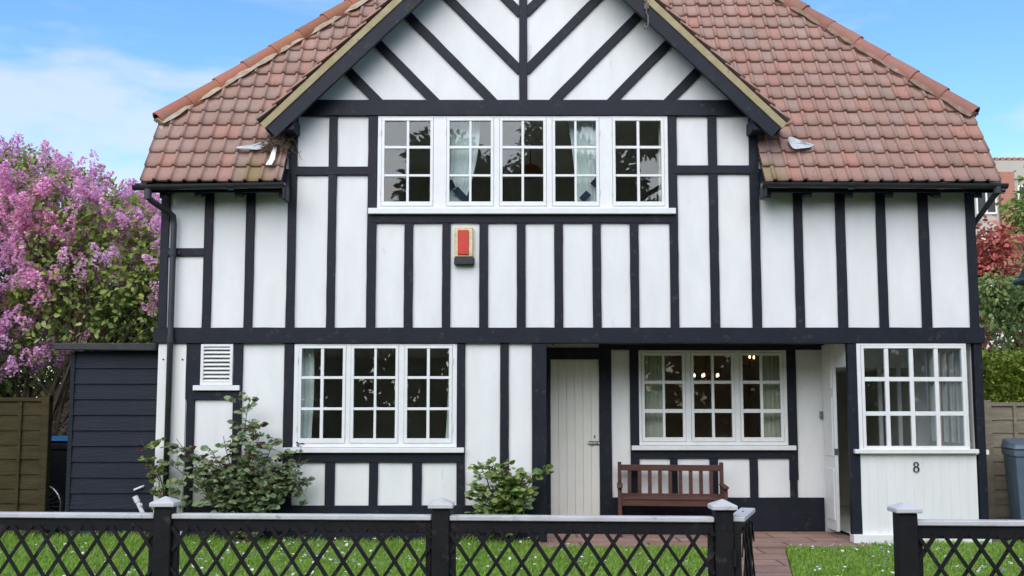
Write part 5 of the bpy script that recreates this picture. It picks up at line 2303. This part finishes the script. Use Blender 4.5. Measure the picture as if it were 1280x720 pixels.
link('blossom', leaf_mesh('blossom', FP.reshape(-1, 3), FD.reshape(-1, 3), .034, .95, .2, .1, rng), 'lilac_bloom', lil)

# --- green shrubs seen under and behind the lilac
for i, (px, Yd, h, lab, m, sd) in enumerate(((165, 7.5, 3.6, 'pale green leafy tree showing under the lilac above the black shed', 'green_leaf', 31),
                                             (20, 8.5, 3.9, 'dark green leafy tree behind the lilac at the left edge', 'dark_leaf', 33))):
    b0 = (UX(px, 500, Yd), Yd, 0)
    leafy('leafy_tree', lab, 'tree', b0, h, m, sd, n_leaf=7000, size=.15, clump_r=.75, first=.22, trunk_r=.11, group='trees behind the lilac', spread=.8)

hg = thing('laurel_hedge', (-7.4, 6.2, 0), 'tall yellow-green hedge seen through the lilac stems above the olive fence', 'hedge')
n = 15000
rng = np.random.default_rng(5)
P = np.stack([rng.uniform(-11.5, -4.8, n), 6.2 + rng.uniform(-.6, .9, n), rng.uniform(0, 1, n)], 1)
P[:, 2] = .1 + (2.95 + .25 * np.sin(P[:, 0] * 2.3) + .15 * np.sin(P[:, 0] * 6.1)) * P[:, 2] ** .75
link('leaves', leaf_mesh('leaves', P, rand_dirs(n, rng) + np.array([0, -.4, .3]), .13, .55, .15, .2, rng), 'green_leaf', hg)
mb = MB()
rnd = random.Random(12)
for i in range(16):
    mb.tube(curve_pts((-11.2 + i * .4, 6.3, -.03), (rnd.gauss(0, .15), 0, 1), 2.5, 5, rnd, .1), [.03, .026, .02, .014, .01, .005], 5)
mb.build('stems', 'bark', hg)

# --- right side
Yh = 2.4
hb0, hb1 = UX(1216, 470, Yh), UX(1420, 470, Yh)
hz1 = UZ(447, Yh)
hd = thing('hedge', ((hb0 + hb1) / 2, Yh, 0), 'bright green clipped hedge behind the weathered fence', 'hedge')
n = 20000
rng = np.random.default_rng(3)
P = np.stack([rng.uniform(hb0, hb1, n), Yh + rng.uniform(-.55, .7, n), rng.uniform(.3, 1, n)], 1)
P[:, 2] = .2 + (hz1 - .2 + .10 * np.sin(P[:, 0] * 2.1) + .06 * np.sin(P[:, 0] * 7)) * rng.uniform(0, 1, n) ** .6
D = rand_dirs(n, rng) + np.array([0, -.4, .5])
link('leaves', leaf_mesh('leaves', P, D, .075, .5, .15, .2, rng), 'hedge_leaf', hd)
mb = MB()
rnd = random.Random(2)
for i in range(24):
    x = hb0 + (hb1 - hb0) * (i + .5) / 24
    pts = curve_pts((x, Yh, -.03), (rnd.gauss(0, .2), rnd.gauss(0, .1), 1), hz1 * .8, 5, rnd, .1)
    mb.tube(pts, [.02, .018, .014, .01, .008, .004], 5)
mb.build('stems', 'bark', hd)

Yw = 7.0
leafy('weeping_tree', 'drooping grey-green tree between the house and the right edge', 'tree', (UX(1296, 470, Yw), Yw, 0), UZ(312, Yw), 'weep_leaf', 41, n_leaf=8000, size=.115, clump_r=.36, droop=.7, depth=4, first=.34, trunk_r=.09, squash=.55)
Ya = 11.0
leafy('red_leaved_tree', 'copper-red maple tree rising behind the drooping green tree', 'tree', (UX(1268, 440, Ya), Ya, 0), UZ(284, Ya), 'red_leaf', 43, n_leaf=7000, size=.15, clump_r=.5, depth=4, first=.36, trunk_r=.12, squash=.7)
Yq = 26
leafy('young_tree', 'thin light green treetop against the brick block at the right edge', 'tree', (UX(1290, 440, Yq), Yq, 0), UZ(222, Yq), 'green_leaf', 47, n_leaf=2200, size=.22, clump_r=.6, depth=4, first=.36, trunk_r=.12, squash=.55)

# --- neighbouring cottage: tile-hung side, white gable and verge board
Yn = 22
nc = thing('neighbouring_cottage', (UX(1250, 470, Yn), Yn, 0), 'white-rendered cottage with a brown tile-hung wing, half hidden by the drooping tree', 'house')
x0, x1, x2 = UX(1150, 430, Yn), UX(1242.5, 430, Yn), UX(1420, 430, Yn)
mb = MB()
mb.box(x0, x1, Yn + .0, Yn + 7, 0, UZ(378, Yn))
mb.build('tile_hung_wing', 'brick_brown', nc)
mb = MB()
mb.box(x1 + .01, x2, Yn + .3, Yn + 7, 0, UZ(360, Yn))
mb.build('wall', 'render_white', nc)
mb = MB()
a, c = U(1206, 465, Yn - .05), U(1243, 424, Yn - .05)
mb.plank((a.x, a.z), (c.x, c.z), .10, Yn - .05, Yn - .004)
mb.build('verge_board', 'white_paint', nc)
mb = MB()
w0, w1 = UX(1223, 360, Yn - .02), UX(1240, 360, Yn - .02)
mb.box(w0, w1, Yn - .03, Yn + .05, UZ(376, Yn) + .02, UZ(345, Yn))
mb.build('dormer', 'render_white', nc)
mb = MB()
zt = UZ(360, Yn)
mb.add([(x1, Yn + .1, zt), (x2, Yn + .1, zt), (x2, Yn + 3.6, zt + 2.2), (x1 + 2.5, Yn + 3.6, zt + 2.2), (x2, Yn + 7.2, zt), (x1, Yn + 7.2, zt)], [(0, 1, 2, 3), (3, 2, 4, 5), (0, 3, 5)])
mb.build('roof', 'brick_brown', nc)
mb = MB()
wx0, wx1 = UX(1262, 440, Yn + .3), UX(1274, 440, Yn + .3)
mb.box(wx0, wx1, Yn + .24, Yn + .305, UZ(452, Yn), UZ(430, Yn))
mb.build('window', 'slate', nc)

# --- dark eave of an outbuilding at the right edge
Ye = 3.0
ob = thing('outbuilding', (UX(1330, 470, Ye), Ye - 1, 0), 'dark-roofed outbuilding whose eave corner just shows at the right edge', 'outbuilding')
c0, c1 = U(1272, 349, Ye), U(1284, 322, Ye)
mb = MB()
e = Vector((c0.x, Ye, c0.z))
k_ = Vector((c1.x - .02, Ye - .06, c1.z))
mb.add([(e.x, Ye, e.z), (e.x + 2.6, Ye, e.z), (k_.x + 2.2, k_.y, k_.z), (k_.x, k_.y, k_.z), (k_.x + .9, Ye - 1.4, k_.z + .75), (k_.x + 1.9, Ye - 1.4, k_.z + .75),
        (e.x, Ye - 5, e.z), (k_.x, Ye - 4.9, k_.z), (e.x + .03, Ye - .02, e.z - .10), (e.x + 2.6, Ye - .02, e.z - .10), (e.x + .03, Ye - 5, e.z - .10), (k_.x + .9, Ye - 3.6, k_.z + .75)],
       [(0, 1, 2, 3), (3, 2, 5, 4), (0, 3, 7, 6), (3, 4, 11, 7), (0, 8, 9, 1), (0, 6, 10, 8), (8, 10, 6, 0)])
mb.build('roof', 'slate', ob)
mb = MB()
mb.tube([(e.x - .02, Ye + .02, e.z - .05), (e.x - .02, Ye - 5, e.z - .05)], .05, 8)
mb.build('gutter', 'gutter', ob)
mb = MB()
mb.box(e.x + .25, e.x + 2.4, Ye - 4.9, Ye - .12, 0, e.z - .1)
mb.build('wall', 'brick_brown', ob)

# --- far brick block with battlements
Yk = 58
bk = thing('brick_school', (UX(1290, 470, Yk), Yk, 0), 'large red brick and pale stone block with a battlemented parapet in the distance at right', 'building')
x0, x1 = UX(1120, 250, Yk), UX(1700, 250, Yk)
zt = UZ(201, Yk)
mb = MB()
mb.box(x0, x1, Yk, Yk + 20, 0, UZ(224, Yk))
mb.build('wall', 'stone', bk)
mb = MB()
mb.box(x0, x1, Yk - .12, Yk + 20, UZ(224, Yk) + .01, zt)
mb.build('parapet', 'stone', bk)
pw_ = UX(1249, 205, Yk) - UX(1241, 205, Yk)
px = 1130
while px < 1700:
    mb = MB()
    mb.box(UX(px, 200, Yk), UX(px + 4.6, 200, Yk), Yk - .14, Yk + .5, zt + .01, zt + .22)
    mb.build('merlon', 'brick_red', bk)
    px += 7.6 if px > 1220 else 15
for a, c in ((1160, 1178), (1250.5, 1268), (1340, 1358), (1430, 1448)):
    mb = MB()
    mb.box(UX(a, 300, Yk), UX(c, 300, Yk), Yk - .35, Yk - .01, 0, UZ(216, Yk))
    mb.build('pilaster', 'brick_red', bk)
for a, c in ((1188, 1205), (1219.5, 1245.5), (1272, 1296), (1305, 1330)):
    for r0, r1 in ((232, 268), (298, 330), (360, 395)):
        mb = MB()
        X0, X1, Z0, Z1 = UX(a, 250, Yk), UX(c, 250, Yk), UZ(r1, Yk), UZ(r0, Yk)
        for q0, q1, s0, s1 in ((X0, X0 + .12, Z0, Z1), (X1 - .12, X1, Z0, Z1), (X0 + .12, X1 - .12, Z1 - .12, Z1), (X0 + .12, X1 - .12, Z0, Z0 + .15), ((X0 + X1) / 2 - .06, (X0 + X1) / 2 + .06, Z0 + .15, Z1 - .12)):
            mb.box(q0, q1, Yk - .08, Yk - .01, s0, s1)
        wn = mb.build('window', 'render_white', bk)
        mb = MB()
        mb.box(X0 + .1, X1 - .1, Yk - .03, Yk - .005, Z0 + .1, Z1 - .1)
        mb.build('pane', 'win_far', wn) if 'win_far' in M else mb.build('pane', 'slate', wn)
for q in ((224, 0), (283, 0)):
    pass

# --- trees across the street: they are what the window glass reflects
for i, (x, y, h, sd, lab) in enumerate(((-3.6, -33, 14.0, 51, 'tall dark tree mirrored in the left lights of the upstairs window'),
                                        (2.6, -31, 17, 52, 'broad dark tree mirrored in the middle lights of the upstairs window'),
                                        (12, -34, 17, 53, 'dark tree mirrored in the right lights of the upstairs window'),
                                        (-13, -36, 11, 54, 'lower dark tree mirrored in the left ground floor window'))):
    leafy('street_tree', lab, 'tree', (x, y, -.05), h, 'green_leaf' if False else 'dark_leaf', sd, n_leaf=22000, size=.36, clump_r=1.35, depth=4, first=.17, trunk_r=.3, group='trees across the street', spread=.75)
hd = thing('street_hedge', (0, -27, 0), 'dark hedge across the street mirrored in the ground floor windows', 'hedge')
n = 26000
P = np.stack([rng.uniform(-24, 24, n), -27 + rng.uniform(-.8, .8, n), rng.uniform(0, 8.0, n) + .5 * np.sin(np.linspace(0, 1, n))], 1)
link('leaves', leaf_mesh('leaves', P, rand_dirs(n, rng), .55, .6, .15, .2, rng), 'dark_leaf', hd)

# ------------------------------------------------------------------ LIGHT AND SKY
SUN_EL, SUN_AZ = 37, -10          # azimuth: degrees right of straight behind the camera
SUN_STR, SUN_ANG, SKY_STR, EXPO = 1.5, 75, .080, 1.38
sd_ = bpy.data.lights.new('sun', 'SUN')
sd_.energy = SUN_STR
sd_.angle = R(SUN_ANG)
sd_.color = (1, .945, .865)
so = bpy.data.objects.new('sun', sd_)
COL.objects.link(so)
dvec = Vector((math.sin(R(SUN_AZ)) * math.cos(R(SUN_EL)), -math.cos(R(SUN_AZ)) * math.cos(R(SUN_EL)), math.sin(R(SUN_EL))))
so.rotation_euler = dvec.to_track_quat('Z', 'Y').to_euler()
so.location = dvec * 40

w = bpy.data.worlds.new('World')
SC.world = w
w.use_nodes = True
N, L = w.node_tree.nodes, w.node_tree.links
bg = N['Background']
sky = N.new('ShaderNodeTexSky')
sky.sky_type = 'NISHITA'
sky.sun_disc = False
sky.sun_elevation = R(SUN_EL)
sky.sun_rotation = math.atan2(dvec.x, dvec.y)
sky.altitude = 50
sky.air_density = 1.0
sky.dust_density = .35
sky.ozone_density = 2.2
tc = N.new('ShaderNodeTexCoord')
mp = N.new('ShaderNodeMapping')
mp.inputs['Scale'].default_value = (1.0, 1.0, 3.4)
mp.inputs['Location'].default_value = (.35, .2, .1)
L.new(tc.outputs['Generated'], mp.inputs[0])
nz = N.new('ShaderNodeTexNoise')
nz.inputs['Scale'].default_value = 4.2
nz.inputs['Detail'].default_value = 8
nz.inputs['Roughness'].default_value = .55
L.new(mp.outputs[0], nz.inputs['Vector'])
sp = N.new('ShaderNodeSeparateXYZ')
L.new(tc.outputs['Generated'], sp.inputs[0])
# more cloud low down
hr = N.new('ShaderNodeMapRange')
hr.inputs[1].default_value = .17
hr.inputs[2].default_value = .33
hr.inputs[3].default_value = .21
hr.inputs[4].default_value = -.06
L.new(sp.outputs[2], hr.inputs[0])
ad = N.new('ShaderNodeMath')
L.new(nz.outputs['Fac'], ad.inputs[0])
L.new(hr.outputs[0], ad.inputs[1])
cr = N.new('ShaderNodeMapRange')
cr.interpolation_type = 'SMOOTHSTEP'
cr.inputs[1].default_value = .52
cr.inputs[2].default_value = .74
cr.inputs[4].default_value = .66
L.new(ad.outputs[0], cr.inputs[0])
mp2 = N.new('ShaderNodeMapping')
mp2.inputs['Scale'].default_value = (1.2, 1.0, 9.0)
mp2.inputs['Rotation'].default_value = (0, R(7), 0)
L.new(tc.outputs['Generated'], mp2.inputs[0])
nz2 = N.new('ShaderNodeTexNoise')
nz2.inputs['Scale'].default_value = 2.6
nz2.inputs['Detail'].default_value = 7
nz2.inputs['Distortion'].default_value = .4
L.new(mp2.outputs[0], nz2.inputs['Vector'])
wr = N.new('ShaderNodeMapRange')
wr.interpolation_type = 'SMOOTHSTEP'
wr.inputs[1].default_value = .50
wr.inputs[2].default_value = .82
wr.inputs[4].default_value = .55
L.new(nz2.outputs['Fac'], wr.inputs[0])
mxx = N.new('ShaderNodeMath')
mxx.operation = 'MAXIMUM'
L.new(cr.outputs[0], mxx.inputs[0])
L.new(wr.outputs[0], mxx.inputs[1])
hs = N.new('ShaderNodeHueSaturation')
hs.inputs['Saturation'].default_value = 1.2
hs.inputs['Value'].default_value = 1.15
L.new(sky.outputs[0], hs.inputs['Color'])
mx = N.new('ShaderNodeMix')
mx.data_type = 'RGBA'
L.new(mxx.outputs[0], mx.inputs[0])
L.new(hs.outputs[0], mx.inputs[6])
mx.inputs[7].default_value = (4.0, 4.3, 4.75, 1)
L.new(mx.outputs[2], bg.inputs['Color'])
bg.inputs['Strength'].default_value = SKY_STR

# ------------------------------------------------------------------ RENDER SETTINGS
SC.view_settings.view_transform = 'Standard'
SC.view_settings.look = 'None'
SC.view_settings.exposure = EXPO
SC.view_settings.gamma = 1
SC.render.engine = 'CYCLES'
SC.cycles.max_bounces = 8
SC.cycles.diffuse_bounces = 3
SC.cycles.glossy_bounces = 3
SC.cycles.transparent_max_bounces = 12
SC.cycles.caustics_reflective = False
SC.cycles.caustics_refractive = False
SC.cycles.use_denoising = True
